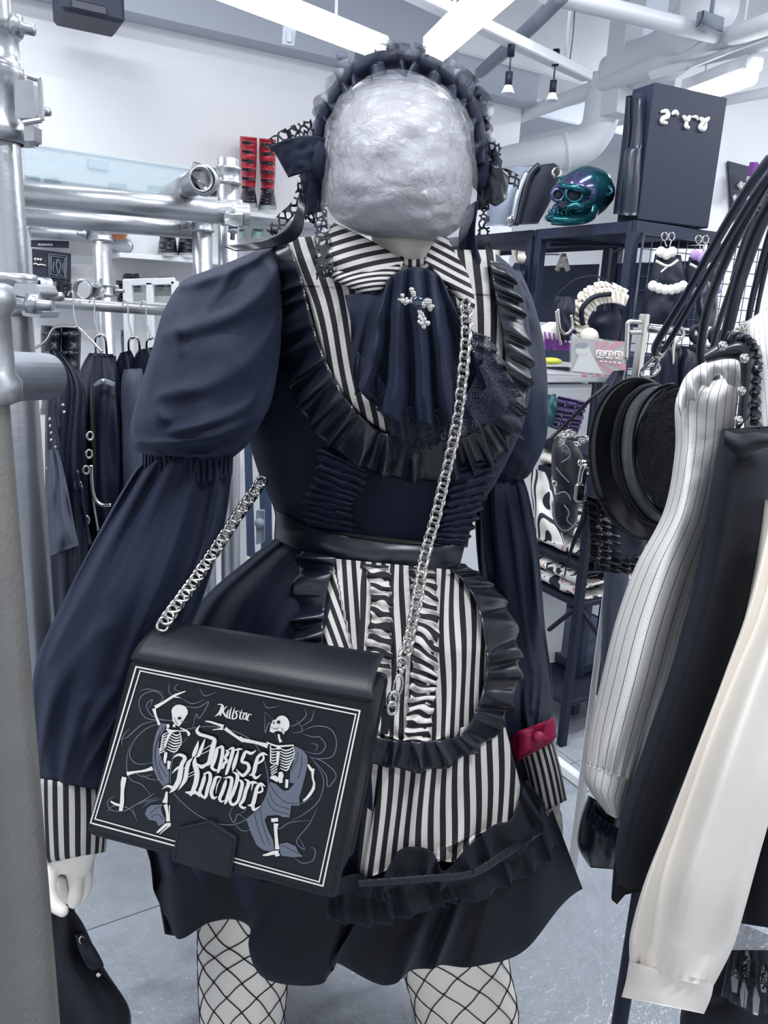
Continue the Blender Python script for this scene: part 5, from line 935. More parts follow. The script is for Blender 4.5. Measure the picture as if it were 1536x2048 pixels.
# goods on the middle shelf
lh = thing('white_lace_headband', 'white lace frilled headband with bow on the shelf', 'headband')
mk('inner_frill', strip([(1175, 672), (1176, 640), (1196, 612), (1225, 606), (1250, 612)], [(1154, 672), (1152, 625), (1178, 586), (1215, 576), (1255, 590)], 2.45, 150, 10, pleat(16, .012, 4, .3, 3)), 'white_cloth', lh, solid=.003)
mk('outer_frill', strip([(1160, 650), (1156, 615), (1182, 582), (1215, 574), (1252, 588)], [(1150, 655), (1148, 605), (1180, 572), (1216, 564), (1254, 580)], 2.47, 120, 6, pleat(13, .010, 8, .3, 3)), 'white_cloth', lh, solid=.003)
mk('band', ptube([(1166, 650, 2.44), (1164, 618, 2.43), (1188, 594, 2.43), (1222, 588, 2.43)], .008, 20, 6), 'hazed_far_black', lh)
mk('bow', join(ball(at(1178, 672, 2.42), .025, 14, 1.2, .7, 1, lambda d: .2 * nz(d.x * 4, d.z * 4)), ppoly([(1180, 668), (1208, 680), (1196, 696), (1176, 690)], 2.42, .01)), 'white_cloth', lh)
cloth('black_mannequin_head', 'black padded form inside the white lace headband', 'display form', [(1190, 622, 1240, 618, 2.50, .04), (1176, 645, 1245, 640, 2.50, .07), (1185, 665, 1240, 668, 2.50, .06), (1195, 700, 1232, 700, 2.5, .05)], 'hazed_far_black', None)
pb = thing('purple_basket', 'purple wire basket holding white cloth on the shelf', 'basket')
mk('rim', ring(1120, 672, 2.5, 44, 16, .006, .15), 'purple', pb); mk('base', loft([(1084, 676, 1164, 690, 2.5, .06), (1090, 698, 1160, 704, 2.5, .05)], 24, 6), 'purple', pb)
o = mk('wires', join(*[tube([at(1080 + i * 9, 662 + i * 1.6, 2.46), at(1086 + i * 8.4, 700, 2.46)], .003, 5) for i in range(10)]), 'purple', pb); o['kind'] = 'stuff'
mk('cloth', ball(at(1106, 668, 2.5), .05, 18, 1, .8, .75, lambda d: .1 * nz(d.x * 5, d.z * 5)), 'white_cloth', pb)
cs_ = thing('chain_bag', 'small black bag with chain loops on the shelf', 'bag')
mk('body', loft([(1112, 592, 1150, 590, 2.42, .03), (1106, 620, 1150, 620, 2.42, .05), (1118, 650, 1146, 652, 2.42, .05), (1122, 680, 1142, 682, 2.42, .03)], 24, 20, vf(5, .014)), 'hazed_far_black', cs_)
mk('chain_loop', join(ptube([(1116, 618, 2.36), (1120, 655, 2.36), (1132, 668, 2.36), (1144, 655, 2.36), (1142, 630, 2.36)], .005, 30, 6), ptube([(1112, 622, 2.36), (1116, 660, 2.36), (1122, 690, 2.36)], .004, 20, 6)), 'chrome', cs_)
mk('handle', ptube([(1100, 610, 2.45), (1120, 585, 2.45), (1150, 560, 2.45), (1190, 552, 2.45), (1225, 568, 2.45)], .0025, 30, 6), 'hazed_far_black', cs_)
# white counter with sign
ct_ = thing('white_counter', 'white display counter behind the mannequin shoulder', 'counter')
ca = at(1192, 757, 2.62); Lc = .32
mk('cabinet', rbox(Vector((ca.x, ca.y, 0)) - D1 * Lc / 2 + D2 * .16 + ZV * (ca.z - .02) / 2, (Lc, .3, ca.z - .02), .004), 'white_metal', ct_, smooth=False)
mk('counter_top', rbox(Vector((ca.x, ca.y, ca.z)) - D1 * (Lc / 2 - .08) + D2 * .16, (Lc + .2, .36, .022), .004), 'white_metal', ct_, smooth=False)
tag(mk('yellow_tag', ball(at(1103, 722, 2.42), .022, 10, 1.6, .8, .5), 'yellow'), 'bright yellow tag lying on the white counter', 'tag')
sg = thing('acrylic_sign', 'clear acrylic sign with a pink sunburst card on the counter', 'sign')
SP = [(1143, 674), (1256, 688), (1226, 757), (1142, 746)]; SP = [(1143, 674), (1255, 686), (1246, 752), (1142, 744)]
mk('card', ppoly(SP, 2.2, .002), mat('card_grey', (176, 170, 172), .6), sg, smooth=False); mk('acrylic_sheet', ppoly([(1140, 671), (1258, 684), (1249, 758), (1139, 748)], 2.19, .003), 'acrylic', sg, smooth=False)
def card(pts, m, nm, off=.0015): return mk(nm, ppoly(pts, 2.2 - off, .0008), m, sg, smooth=False)
rays_ = []
for k in range(9):
    a0, a1 = math.radians(-92 + k * 26), math.radians(-92 + k * 26 + 12); c0 = (1192, 716)
    def edge(a):
        x, y = c0[0] + math.cos(a) * 100, c0[1] + math.sin(a) * 100; f = min(1, (1252 - c0[0]) / max(1e-6, math.cos(a) * 100) if math.cos(a) > 0 else (1160 - c0[0]) / min(-1e-6, math.cos(a) * 100)); g = min(f, (38 if math.sin(a) > 0 else -33) / (math.sin(a) * 100) if abs(math.sin(a)) > .01 else f); return (c0[0] + math.cos(a) * 100 * g, c0[1] + math.sin(a) * 100 * g)
    rays_.append(ppoly([c0, edge(a0), edge(a1)], 2.1985, .0006))
mk('sunburst', join(*rays_), 'pink', sg, smooth=False)
card([(1160, 684), (1178, 690), (1182, 706), (1206, 748), (1144, 742), (1158, 712), (1150, 704)], 'paper', 'drawn_figure', .003); card(oval(1165, 700, 11, 9), 'paper', 'drawn_face', .0045); card(oval(1164, 691, 13, 6), 'mid_grey', 'drawn_hair', .005)
blk = [tube([at(x, y, 2.193), at(x2, y2, 2.193)], .0022, 4) for x, y, x2, y2 in [q for k, cx in enumerate((1201, 1219, 1238)) for q in ((cx - 7, 701 + k, cx + 7, 703 + k), (cx + 7, 703 + k, cx + 6, 716 + k), (cx + 6, 716 + k, cx - 8, 714 + k), (cx - 8, 714 + k, cx - 7, 701 + k), (cx - 4, 706 + k, cx + 4, 707 + k), (cx, 704 + k, cx - 2, 713 + k), (cx - 3, 710 + k, cx + 4, 711 + k))] + [(1200 + i * 9, 722 + i, 1205 + i * 9, 723 + i) for i in range(5)]]
mk('characters', join(*blk), 'white_print', sg)
# hanging accessories between counter and table
cloth('plaid_skirt', 'teal green gathered cloth hanging beside the mannequin arm', 'skirt', [(1088, 790, 1112, 788, 2.0, .03), (1084, 820, 1116, 820, 2.0, .05), (1086, 850, 1106, 855, 2.0, .04)], 'teal', vf(5, .01))
mt = mat('plaid', (112, 84, 150), .8, var=.4, vscale=60); nt = mt.node_tree; b0 = nt.nodes['Principled BSDF']; uvn = nt.nodes.new('ShaderNodeUVMap'); ck = nt.nodes.new('ShaderNodeTexBrick'); mp = nt.nodes.new('ShaderNodeMapping'); mp.inputs['Scale'].default_value = (3, 3, 3); nt.links.new(uvn.outputs[0], mp.inputs[0]); nt.links.new(mp.outputs[0], ck.inputs[0]); ck.inputs['Color1'].default_value = s2l((120, 86, 158)); ck.inputs['Color2'].default_value = s2l((96, 80, 130)); ck.inputs['Mortar'].default_value = s2l((60, 60, 84)); ck.inputs['Mortar Size'].default_value = .06; nt.links.new(ck.outputs[0], b0.inputs['Base Color'])
for k in range(3): tag(mk('plaid_frill', strip([(1116 + k * 19, 792 + k * 4), (1104 + k * 20, 830 + k * 4), (1096 + k * 20, 852 + k * 4)], [(1136 + k * 19, 796 + k * 4), (1124 + k * 20, 832 + k * 4), (1114 + k * 20, 858 + k * 4)], 1.98, 40, 8, pleat(7, .008, k, .5, 2)), mt, solid=.003), ('first', 'middle', 'last')[k] + ' purple plaid gathered frill beside the mannequin arm, counting from it', 'frill', 'purple plaid frills')
wb = thing('wing_bag', 'black wing-shaped bag with wavy stitching and silver rings', 'bag')
mk('body', loft([(1112, 872, 1150, 880, 1.72, .02), (1103, 905, 1166, 915, 1.72, .05), (1105, 960, 1172, 970, 1.72, .06), (1112, 980, 1165, 985, 1.72, .05), (1104, 1010, 1158, 1012, 1.72, .05), (1108, 1045, 1152, 1050, 1.72, .045), (1118, 1064, 1145, 1070, 1.72, .02)], 32, 40, lambda u, v: (1 + .03 * math.sin(v * 60) * (v > .6), .003 * nz(u * 9, v * 9))), 'bag_leather', wb)
for pts in ([(1118, 893), (1132, 892), (1140, 912), (1122, 925)], [(1112, 935), (1122, 948), (1138, 965)], [(1110, 990), (1130, 984), (1142, 1000)], [(1128, 1010), (1138, 1025), (1134, 1040), (1146, 1052)], [(1106, 1000), (1110, 1040), (1124, 1060), (1140, 1058), (1156, 1040)]): mk('stitching', ptube([(x, y, 1.66) for x, y in pts], .0014, 16, 5), 'mid_grey', wb)
for x, y in ((1124, 884), (1160, 926), (1109, 967)): mk('eyelet', ring(x, y, 1.65, 4, 5, .0022), 'chrome', wb)
chain([(1124, 878, 1.64), (1136, 866, 1.64), (1150, 870, 1.66)], 6, wb, LM, 'chain_link', .6, 1.1); chain([(1150, 890, 1.64), (1166, 880, 1.6), (1182, 874, 1.55)], 6, wb, LM, 'chain_link', .6, 1.1)
mk('handle', ptube([(1098, 880, 1.75), (1130, 850, 1.75), (1180, 800, 1.7), (1215, 770, 1.7)], .0045, 24, 8), 'bag_leather', wb)
# T-shirt table
Tc = atz(1123, 1490, 0); tz2 = at(1156, 1212, Tc.y - .02).z
tb = thing('display_table', 'black metal display table with two levels of folded shirts', 'table')
def tpt(a, b_, z): return Vector((Tc.x, Tc.y, 0)) + D1 * a + D2 * b_ + ZV * z
tl, tw = .34, .50; zA_ = at(1112, 958, 2.3).z; zT = at(1165, 800, Tc.y).z
for a in (0, tw):
    for b_ in (0, tl): mk('leg', rbox(tpt(a, b_, zT / 2), (.026, .026, zT), .002), 'hazed_far_black', tb, smooth=False)
for z in (tz2, zA_, .16): mk('shelf_board', rbox(tpt(tw / 2, tl / 2, z - .01), (tw, tl, .018)), 'hazed_far_black', tb, smooth=False)
mk('brace', join(tube([tpt(0, .02, tz2 - .03), tpt(0, .12, tz2 - .14)], .008, 6), tube([tpt(.02, 0, tz2 - .03), tpt(.12, 0, tz2 - .14)], .008, 6)), 'hazed_far_black', tb)
mt = mat('shirt_print', (236, 234, 230), .8); nt = mt.node_tree; b0 = nt.nodes['Principled BSDF']; tc_ = nt.nodes.new('ShaderNodeTexCoord'); n1 = nt.nodes.new('ShaderNodeTexNoise'); n1.inputs['Scale'].default_value = 14; n1.inputs['Detail'].default_value = 4; n1.inputs['Distortion'].default_value = 2
rp = nt.nodes.new('ShaderNodeValToRGB'); rp.color_ramp.interpolation = 'CONSTANT'; rp.color_ramp.elements[0].color = s2l((34, 40, 56)); rp.color_ramp.elements[1].position = .46; rp.color_ramp.elements[1].color = s2l((232, 232, 228)); e = rp.color_ramp.elements.new(.62); e.color = s2l((206, 120, 132)); e = rp.color_ramp.elements.new(.66); e.color = s2l((200, 206, 200))
nt.links.new(tc_.outputs['Object'], n1.inputs['Vector']); nt.links.new(n1.outputs[0], rp.inputs[0]); nt.links.new(rp.outputs[0], b0.inputs['Base Color'])
mt2 = mat('zebra_print', (236, 234, 230), .8); nt = mt2.node_tree; b0 = nt.nodes['Principled BSDF']; tc_ = nt.nodes.new('ShaderNodeTexCoord'); n1 = nt.nodes.new('ShaderNodeTexWave'); n1.inputs['Scale'].default_value = 9; n1.inputs['Distortion'].default_value = 7; n1.inputs['Detail'].default_value = 1; n1.bands_direction = 'Y'
rp = nt.nodes.new('ShaderNodeValToRGB'); rp.color_ramp.interpolation = 'CONSTANT'; rp.color_ramp.elements[0].color = s2l((28, 34, 50)); rp.color_ramp.elements[1].position = .36; rp.color_ramp.elements[1].color = s2l((226, 226, 220)); nt.links.new(tc_.outputs['Object'], n1.inputs['Vector']); nt.links.new(n1.outputs[0], rp.inputs[0]); nt.links.new(rp.outputs[0], b0.inputs['Base Color'])
def shirt(a, b_, z, la, lb, h_, m, label, k):
    def P(u, v):
        th = 2 * PI * v; x = (u - .5) * lb; y = math.cos(th) * la / 2; zz = math.sin(th) * h_ / 2; y = math.copysign(abs(math.cos(th)) ** .5, math.cos(th)) * la / 2
        return tpt(a, b_, z + h_ / 2) + D1 * (y + .008 * nz(u * 5, v * 5, k)) + D2 * x + ZV * (zz + .006 * nz(u * 6 + k, v * 6))
    g = grid(P, 24, 16); tag(mk('folded_shirt', g, m, solid=.004), label, 'shirt', 'folded shirts on the display table')
for k, (a, b_, z, m, l) in enumerate(((.13, .09, tz2, mt, 'pale patterned shirt at the front corner of the lower table level'), (.13, .10, tz2 + .045, mt, 'white print shirt behind the corner one on the lower level'), (.13, .10, tz2 + .135, mt, 'pink and white print shirt at the back of the lower level'), (.13, .09, tz2 + .09, 'hazed_far_black', 'black shirt lying over the lower level'), (.12, .10, tz2 + .20, mt2, 'striped black and white shirt at the front of the upper level'), (.13, .10, tz2 + .245, mt2, 'striped black and white shirt at the middle of the upper level'), (.13, .12, zA_, 'white_cloth', 'plain white shirt at the back of the upper level'), (.13, .12, zA_ + .045, 'hazed_far_black', 'black shirt on the white one at the back of the upper level'), (.38, .08, tz2, mt, 'pale shirt at the right of the lower level'), (.38, .12, tz2 + .05, 'hazed_far_black', 'black shirt at the right of the lower level'))):
    shirt(a, b_ + .07, z, .24, .28, .045, m, l, k)
cloth('draped_cloth', 'black and white striped cloth draped from the table', 'cloth', [(1062, 935, 1108, 950, 2.25, .06), (1062, 985, 1112, 985, 2.25, .07), (1068, 1030, 1118, 1040, 2.22, .07), (1072, 1075, 1130, 1090, 2.2, .06)], mt2, vf(4, .015))
# white framed mirror standing on the floor
mr = thing('floor_mirror', 'white framed standing panel behind the striped blouse', 'mirror')
Pm = atz(1168, 1572, .012); ztm = at(1213, 1135, Pm.y).z
mk('upright', rbox((Pm.x, Pm.y, ztm / 2), (.03, .03, ztm), .004), 'white_metal', mr, smooth=False)
mk('bottom_rail', rbox(Vector((Pm.x, Pm.y, .02)) + D2 * .35 - D1 * .0, (.03, .7, .035), .004), 'white_metal', mr, smooth=False)
tag(mk('grey_roll', loft([(1212, 1040, 1262, 1040, 1.6, .03), (1208, 1150, 1258, 1150, 1.6, .04), (1204, 1250, 1250, 1250, 1.6, .04), (1200, 1400, 1240, 1400, 1.6, .04)], 24, 30, vf(4, .006)), 'grey_cloth'), 'charcoal rolled leggings hanging behind the frilled black bag', 'leggings')
# chrome hanging rack in the middle distance
cr_ = thing('chrome_rack', 'chrome clothes rack behind the hat-shaped bag', 'rack')
pc = at(1288, 640, 1.65); mk('post', box((pc.x, pc.y, at(1292, 628, 1.65).z / 2), (.018, .018, at(1292, 628, 1.65).z), D1, D2, ZV, .003), 'chrome', cr_, smooth=False)
mk('rail', tube([at(1296, 656, 1.65), at(1440, 672, 1.75)], .0095, 14), 'chrome', cr_)
mk('hook_frame', join(ptube([(1284, 644, 1.64), (1258, 644, 1.64), (1255, 662, 1.64), (1252, 720, 1.64)], .005, 20, 8), ptube([(1284, 664, 1.64), (1258, 664, 1.64)], .005, 6, 8)), 'chrome', cr_)
mk('hanger_hook', ptube([(1352, 662, 1.66), (1362, 656, 1.66), (1366, 672, 1.66), (1348, 690, 1.66), (1345, 728, 1.66)], .004, 24, 8), 'chrome', cr_)
for x in (1392, 1430): mk('sleeve_ring', ring(x, 668 + (x - 1392) * .1, 1.68, 9, 14, .006), 'hazed_far_black', cr_)
for k, (x0, y0, x1, y1) in enumerate(((1300, 680, 1360, 780), (1340, 690, 1400, 790), (1370, 690, 1440, 800))):
    cloth('black_garment', ('first', 'second', 'third')[k] + ' dark garment on the chrome rack counting from its post', 'clothes', [(x0 + 8, y0, x1 - 10, y0 + 4, 1.72 + k * .02, .04), (x0, y0 + 50, x1, y0 + 50, 1.72 + k * .02, .07), (x0, 900, x1, 900, 1.75, .08), (x0 - 10, 1100, x1, 1100, 1.75, .08)], 'hazed_far_black', vf(5, .014))
cloth('black_garment', 'black bag strap bundle beside the counter', 'clothes', [(1226, 742, 1250, 740, 1.9, .03), (1196, 790, 1240, 790, 1.9, .05), (1190, 860, 1230, 870, 1.9, .05), (1170, 940, 1210, 960, 1.9, .05)], 'hazed_far_black', vf(4, .01))
# hat-shaped bag
ht = thing('hat_bag', 'black leather bag shaped like a small top hat hanging from straps', 'bag')
def ringl(rows, ns=56, nr=24, fold=None, cap=True):
    """rings given by (cx, cy, rx, ry, rot, Y)"""
    def P(u, v):
        cx, cy, rx, ry, ro_, Y = cr(rows, v); a = 2 * PI * u; p, q = rx * math.cos(a), ry * math.sin(a); e = fold(u, v) if fold else 0
        return at(cx + p * math.cos(ro_) - q * math.sin(ro_), cy + p * math.sin(ro_) + q * math.cos(ro_), Y - e - .08 * math.cos(a) * (rx / 80))
    g = grid(P, ns, nr, True)
    if cap: g[1].append(tuple(range(ns))); g[1].append(tuple(range(ns * nr + ns - 1, ns * nr - 1, -1)))
    return g
mk('brim', ringl([(1287, 917, 96, 158, -.10, 1.24), (1284, 917, 102, 160, -.10, 1.25), (1280, 918, 96, 156, -.10, 1.27)], 64, 8), 'bag_leather', ht)
mk('brim_piping', tube([at(1284 + 104 * math.cos(a) * math.cos(-.1) - 161 * math.sin(a) * math.sin(-.1), 917 + 104 * math.cos(a) * math.sin(-.1) + 161 * math.sin(a) * math.cos(-.1), 1.235 - .08 * math.cos(a)) for a in (2 * PI * i / 64 for i in range(64))], .0028, 7, False, True), 'bag_leather', ht)
mk('crown', ringl([(1296, 913, 74, 138, -.10, 1.23), (1310, 912, 78, 140, -.10, 1.18), (1330, 908, 84, 138, -.08, 1.12), (1350, 905, 84, 134, -.06, 1.07), (1362, 902, 80, 130, -.05, 1.05)], 72, 40, lambda u, v: .010 * nz(u * 7, v * 5) + .004 * math.sin(v * 30) * nz(u * 3, 1)), 'leather', ht)
def arc(cx, cy, rx, ry, ro_, Y, r, m, nm, a0=1.2, a1=4.6):
    mk(nm, tube([at(cx + rx * math.cos(a) * math.cos(ro_) - ry * math.sin(a) * math.sin(ro_), cy + rx * math.cos(a) * math.sin(ro_) + ry * math.sin(a) * math.cos(ro_), Y - .08 * math.cos(a) * (rx / 80)) for a in (a0 + (a1 - a0) * i / 50 for i in range(51))], r, 7), m, ht)
arc(1318, 910, 84, 141, -.09, 1.155, .0035, 'thread', 'zip', 1.4, 4.75); arc(1322, 910, 84, 141, -.09, 1.14, .0022, 'bag_leather', 'zip_edge', 1.4, 4.75); arc(1313, 910, 83, 142, -.09, 1.17, .0022, 'bag_leather', 'zip_edge', 1.4, 4.75); arc(1352, 904, 86, 136, -.06, 1.06, .0022, 'bag_leather', 'seam_piping', 1.4, 4.75)
mk('fluffy_front', ringl([(1358, 902, 82, 132, -.05, 1.045), (1374, 902, 74, 124, -.05, 1.02), (1392, 902, 30, 60, -.05, 1.00)], 64, 20, lambda u, v: .006 * nz(u * 40, v * 30)), mat('black_fur', (14, 18, 26), .9, bump=1, bscale=260), ht)
mk('ring', ring(1300, 742, 1.18, 20, 10, .0030, -.5), 'chrome', ht); mk('ring', ring(1322, 700, 1.14, 7, 8, .0030), 'chrome', ht)
mk('clasp', join(*[ptube(p, .0026, 12, 7) for p in ([(1308, 716, 1.15), (1282, 742, 1.16)], [(1318, 718, 1.14), (1302, 750, 1.15)], [(1312, 696, 1.14), (1308, 712, 1.14), (1322, 714, 1.14), (1332, 698, 1.14)])]), 'chrome', ht)
def strap(par, pts, w_=.0055, m='hazed_far_leather', n=30):
    P = [at(*cr(pts, i / n)) for i in range(n + 1)]; V = []; 
    return mk('strap', tube(P, w_, 8), m, par)
strap(ht, [(1310, 706, 1.14), (1312, 690, 1.12), (1336, 648, 1.08), (1378, 580, 1.02), (1440, 470, .95), (1500, 370, .90), (1545, 310, .88)]); strap(ht, [(1326, 700, 1.14), (1345, 672, 1.10), (1392, 590, 1.04), (1450, 490, .97), (1510, 390, .92), (1560, 320, .90)], .0045)
for k, (pts, w_, l) in enumerate((([(1404, 735, 1.2), (1402, 690, 1.18), (1420, 600, 1.12), (1470, 480, 1.02), (1545, 340, .92)], .0065, 'black leather strap next to the hat-shaped bag straps'), ([(1440, 720, 1.1), (1455, 660, 1.08), (1480, 560, 1.02), (1520, 450, .96), (1560, 380, .92)], .0085, 'wide black strap running up right of the leather strap'),
    ([(1466, 560, 1.15), (1490, 480, 1.1), (1520, 400, 1.0), (1560, 350, .95)], .0045, 'thin black strap between the wide straps'), ([(1490, 680, 1.1), (1504, 600, 1.05), (1530, 500, 1.0), (1560, 400, .95)], .0040, 'thin black strap near the right edge above the blouse'), ([(1508, 660, 1.1), (1518, 600, 1.05), (1540, 500, 1.0)], .0030, 'thinnest strap at the right edge above the blouse'), ([(1424, 700, 1.25), (1440, 640, 1.2), (1475, 540, 1.1), (1520, 420, 1.0)], .0045, 'narrow black strap behind the leather straps'))):
    o = tag(mk('bag_strap', tube([at(*cr(pts, i / 30)) for i in range(31)], w_, 8), 'hazed_far_leather'), l, 'strap', 'black bag straps')
# frilled black bag under the hat
fg = thing('frilled_bag', 'black pleated frilly bag hanging under the hat-shaped bag', 'bag')
for k in range(6):
    x = 1172 + k * 19; y0 = 990 + k * 14
    mk('pleated_frill', strip([(x, y0), (x + 4, y0 + 40), (x + 8, y0 + 90), (x + 6, min(1140, y0 + 130))], [(x + 24, y0 + 8), (x + 28, y0 + 50), (x + 30, y0 + 95), (x + 24, min(1146, y0 + 136))], 1.34 + .02 * k, 80, 8, pleat(9, .010, k, .5, 4, .6)), 'bag_leather', fg, solid=.0015)
mk('body', loft([(1168, 985, 1230, 1040, 1.42, .03), (1176, 1040, 1290, 1070, 1.44, .06), (1184, 1100, 1280, 1110, 1.44, .06), (1190, 1140, 1240, 1148, 1.44, .03)], 28, 20, vf(5, .012)), 'hazed_far_black', fg)
mk('end_ribbon', strip([(1168, 1000), (1160, 1040), (1145, 1080), (1134, 1120), (1128, 1150)], [(1176, 1002), (1174, 1040), (1154, 1080), (1138, 1122), (1129, 1156)], 1.36, 30, 3, lambda t, s: (.008 * math.sin(t * 6), 0, 0)), 'hazed_far_leather', fg, solid=.001)
mk('buckle', join(box(at(1166, 945, 1.32), (.012, .01, .045), None, None, None, .003), box(at(1159, 985, 1.34), (.018, .012, .035), None, None, None, .004), ptube([(1178, 932, 1.3), (1166, 936, 1.3), (1160, 966, 1.32)], .005, 12, 8)), 'chrome', fg)
# ---------------- blouses on the right rack ----------------
def puv(n): return lambda u, v: (u * n + .15 * math.sin(v * 7), v)
def slf(amp, n=5, ph=0, g0=0, g1=0):
    def f(u, v):
        return 1 + .006 * nz(u * 6, v * 4, ph), amp * min(1, (1 - v) * 5) * (.6 * math.sin(2 * PI * (u * n + .4 * nz(v * 1.5, u * 2, ph))) + nz(u * n, v * 1.6, ph)) + .006 * math.sin(2 * PI * u * 22 + 3 * nz(u * 6, v)) * (g1 * max(0, v - .8) * 5 + g0 * max(0, .12 - v) * 8)
    return f
b1 = thing('pinstriped_blouse', 'white pinstriped blouse with frilled shoulders and a hanging sleeve', 'blouse')
mk('sleeve', loft([(1392, 770, 1478, 748, 1.00, .03), (1352, 800, 1476, 800, 1.00, .06), (1350, 900, 1462, 900, 1.00, .07), (1328, 1020, 1440, 1030, 1.00, .08), (1272, 1130, 1412, 1130, 1.00, .09), (1232, 1240, 1376, 1250, .99, .09), (1202, 1360, 1340, 1380, .98, .09), (1178, 1470, 1300, 1500, .97, .08), (1172, 1530, 1276, 1566, .965, .062)], 84, 70, slf(.020, 4, 2, 0, .7), True, puv(20)), 'pin_stripe', b1)
mk('cuff', loft([(1172, 1524, 1276, 1562, .965, .062), (1172, 1568, 1262, 1612, .965, .062), (1214, 1628, 1250, 1645, .965, .05)], 64, 12, None, True, puv(20)), 'pin_stripe', b1)
mk('shoulder_frill', strip([(1352, 800), (1370, 755), (1400, 730), (1440, 716), (1490, 712)], [(1358, 830), (1388, 800), (1412, 770), (1450, 756), (1486, 800)], .93, 130, 10, lambda t, s: (.012 * s * math.sin(t * 26) + .02 * math.sin(PI * s), 3 * s * math.cos(t * 26), 7 * s * math.sin(t * 26)), lambda x, y, u, v: (x / 14, v)), 'pin_stripe', b1, solid=.001)
mk('yoke', loft([(1480, 650, 1560, 600, .98, .05), (1470, 690, 1580, 690, .98, .08), (1484, 780, 1590, 780, 1.0, .09), (1490, 900, 1600, 900, 1.0, .09)], 48, 30, slf(.012, 4), True, puv(30)), 'pin_stripe', b1)
hn = thing('leather_harness', 'black frilled leather harness with silver studs over the pinstriped blouse', 'harness')
mk('band', strip([(1408, 708), (1440, 688), (1480, 676), (1508, 700), (1506, 760), (1500, 830)], [(1412, 724), (1450, 716), (1478, 720), (1484, 750), (1480, 800), (1474, 860)], .90, 60, 10, lambda t, s: (.012 * math.sin(PI * s), 0, 0)), 'leather', hn, solid=.003)
mk('frill', strip([(1440, 690), (1484, 680), (1506, 710), (1504, 780), (1500, 850)], [(1456, 664), (1500, 672), (1522, 712), (1520, 780), (1520, 850)], .895, 160, 8, pleat(12, .008, 3, .3, 4)), 'leather', hn, solid=.001)
for x, y in ((1445, 692), (1488, 717), (1482, 782), (1476, 841)): mk('stud', join(ball(at(x, y, .873), .0058, 12, 1, .6, 1), ball(at(x, y, .868), .003, 8)), 'chrome', hn)
for i in range(5): mk('charm_link', ring(1488 - i * 8, 652 + i * 8, .93, 5, 6, .0025, i), 'chrome', hn)
b2 = thing('black_blouse', 'black blouse with a long plain sleeve between the white blouses', 'blouse')
mk('sleeve', loft([(1446, 858, 1545, 852, .93, .04), (1434, 900, 1560, 915, .92, .07), (1424, 960, 1555, 1000, .92, .08), (1402, 1100, 1530, 1130, .91, .08), (1366, 1260, 1486, 1290, .90, .08), (1310, 1430, 1420, 1470, .89, .075), (1252, 1600, 1352, 1620, .88, .07), (1230, 1700, 1325, 1720, .88, .06), (1230, 1770, 1308, 1792, .88, .045)], 72, 70, slf(.008, 4, 5)), 'black_cloth_low', b2)
mk('cuff_point', ppoly([(1229, 1730), (1272, 1752), (1290, 1780), (1250, 1790), (1234, 1809), (1224, 1800)], .86, .004), 'black_cloth_low', b2, smooth=False)
mk('frill', strip([(1450, 862), (1480, 870), (1510, 866), (1545, 872)], [(1448, 890), (1482, 915), (1510, 900), (1545, 890)], .845, 50, 10, lambda t, s: (.015 * math.sin(PI * s), 0, 0)), 'black_cloth_low', b2, solid=.002)
mk('side_fold', loft([(1430, 940, 1460, 940, .97, .03), (1412, 1010, 1450, 1010, .97, .05), (1410, 1120, 1430, 1120, .97, .05), (1400, 1200, 1420, 1200, .97, .03)], 24, 20, vf(3, .006)), 'black_cloth_low', b2)
b4 = thing('satin_cuff_blouse', 'black satin sleeve with a frilled puffy cuff below the pinstriped cuff', 'blouse')
mk('cuff', loft([(1176, 1590, 1260, 1640, 1.04, .04), (1160, 1640, 1256, 1680, 1.04, .05), (1155, 1690, 1250, 1710, 1.04, .05), (1180, 1735, 1240, 1740, 1.04, .035)], 40, 24, vf(5, .004)), 'leather', b4)
mk('frill', strip([(1176, 1612), (1200, 1632), (1225, 1650), (1250, 1665)], [(1170, 1634), (1192, 1662), (1218, 1680), (1246, 1690)], .98, 90, 6, pleat(9, .006, 2, .4, 3)), 'hazed_far_black', b4, solid=.001)
mk('sleeve', loft([(1300, 1200, 1400, 1200, 1.08, .05), (1250, 1400, 1340, 1400, 1.07, .05), (1185, 1580, 1270, 1620, 1.05, .045)], 32, 24, vf(4, .006)), 'black_cloth_low', b4)
b3 = thing('cream_blouse', 'cream white blouse nearest the camera with a gathered buttoned cuff', 'blouse')
mk('sleeve', loft([(1545, 1000, 1680, 1060, .80, .05), (1500, 1200, 1640, 1280, .78, .07), (1452, 1340, 1600, 1420, .77, .08), (1392, 1500, 1562, 1560, .76, .085), (1338, 1640, 1522, 1700, .76, .085), (1290, 1760, 1492, 1810, .76, .08), (1262, 1860, 1468, 1890, .77, .07), (1258, 1905, 1440, 1948, .77, .060), (1260, 1934, 1424, 1976, .77, .057)], 100, 90, slf(.022, 5, 8, 0, .6)), 'white_cloth', b3)
mk('cuff', loft([(1258, 1922, 1428, 1966, .77, .058), (1252, 1960, 1422, 1995, .77, .052), (1243, 1994, 1408, 2028, .77, .05)], 60, 14, lambda u, v: (1, .004 * math.sin(u * 20 + v * 3))), 'white_cloth', b3)
mk('body_panel', loft([(1500, 1000, 1640, 1000, .90, .05), (1470, 1180, 1640, 1200, .90, .06), (1420, 1400, 1600, 1450, .90, .06), (1400, 1520, 1500, 1560, .88, .05)], 48, 30, slf(.006, 4, 3)), 'white_cloth', b3)
ls = thing('lace_skirt', 'black satin skirt with sheer lace hem at the lower right', 'skirt')
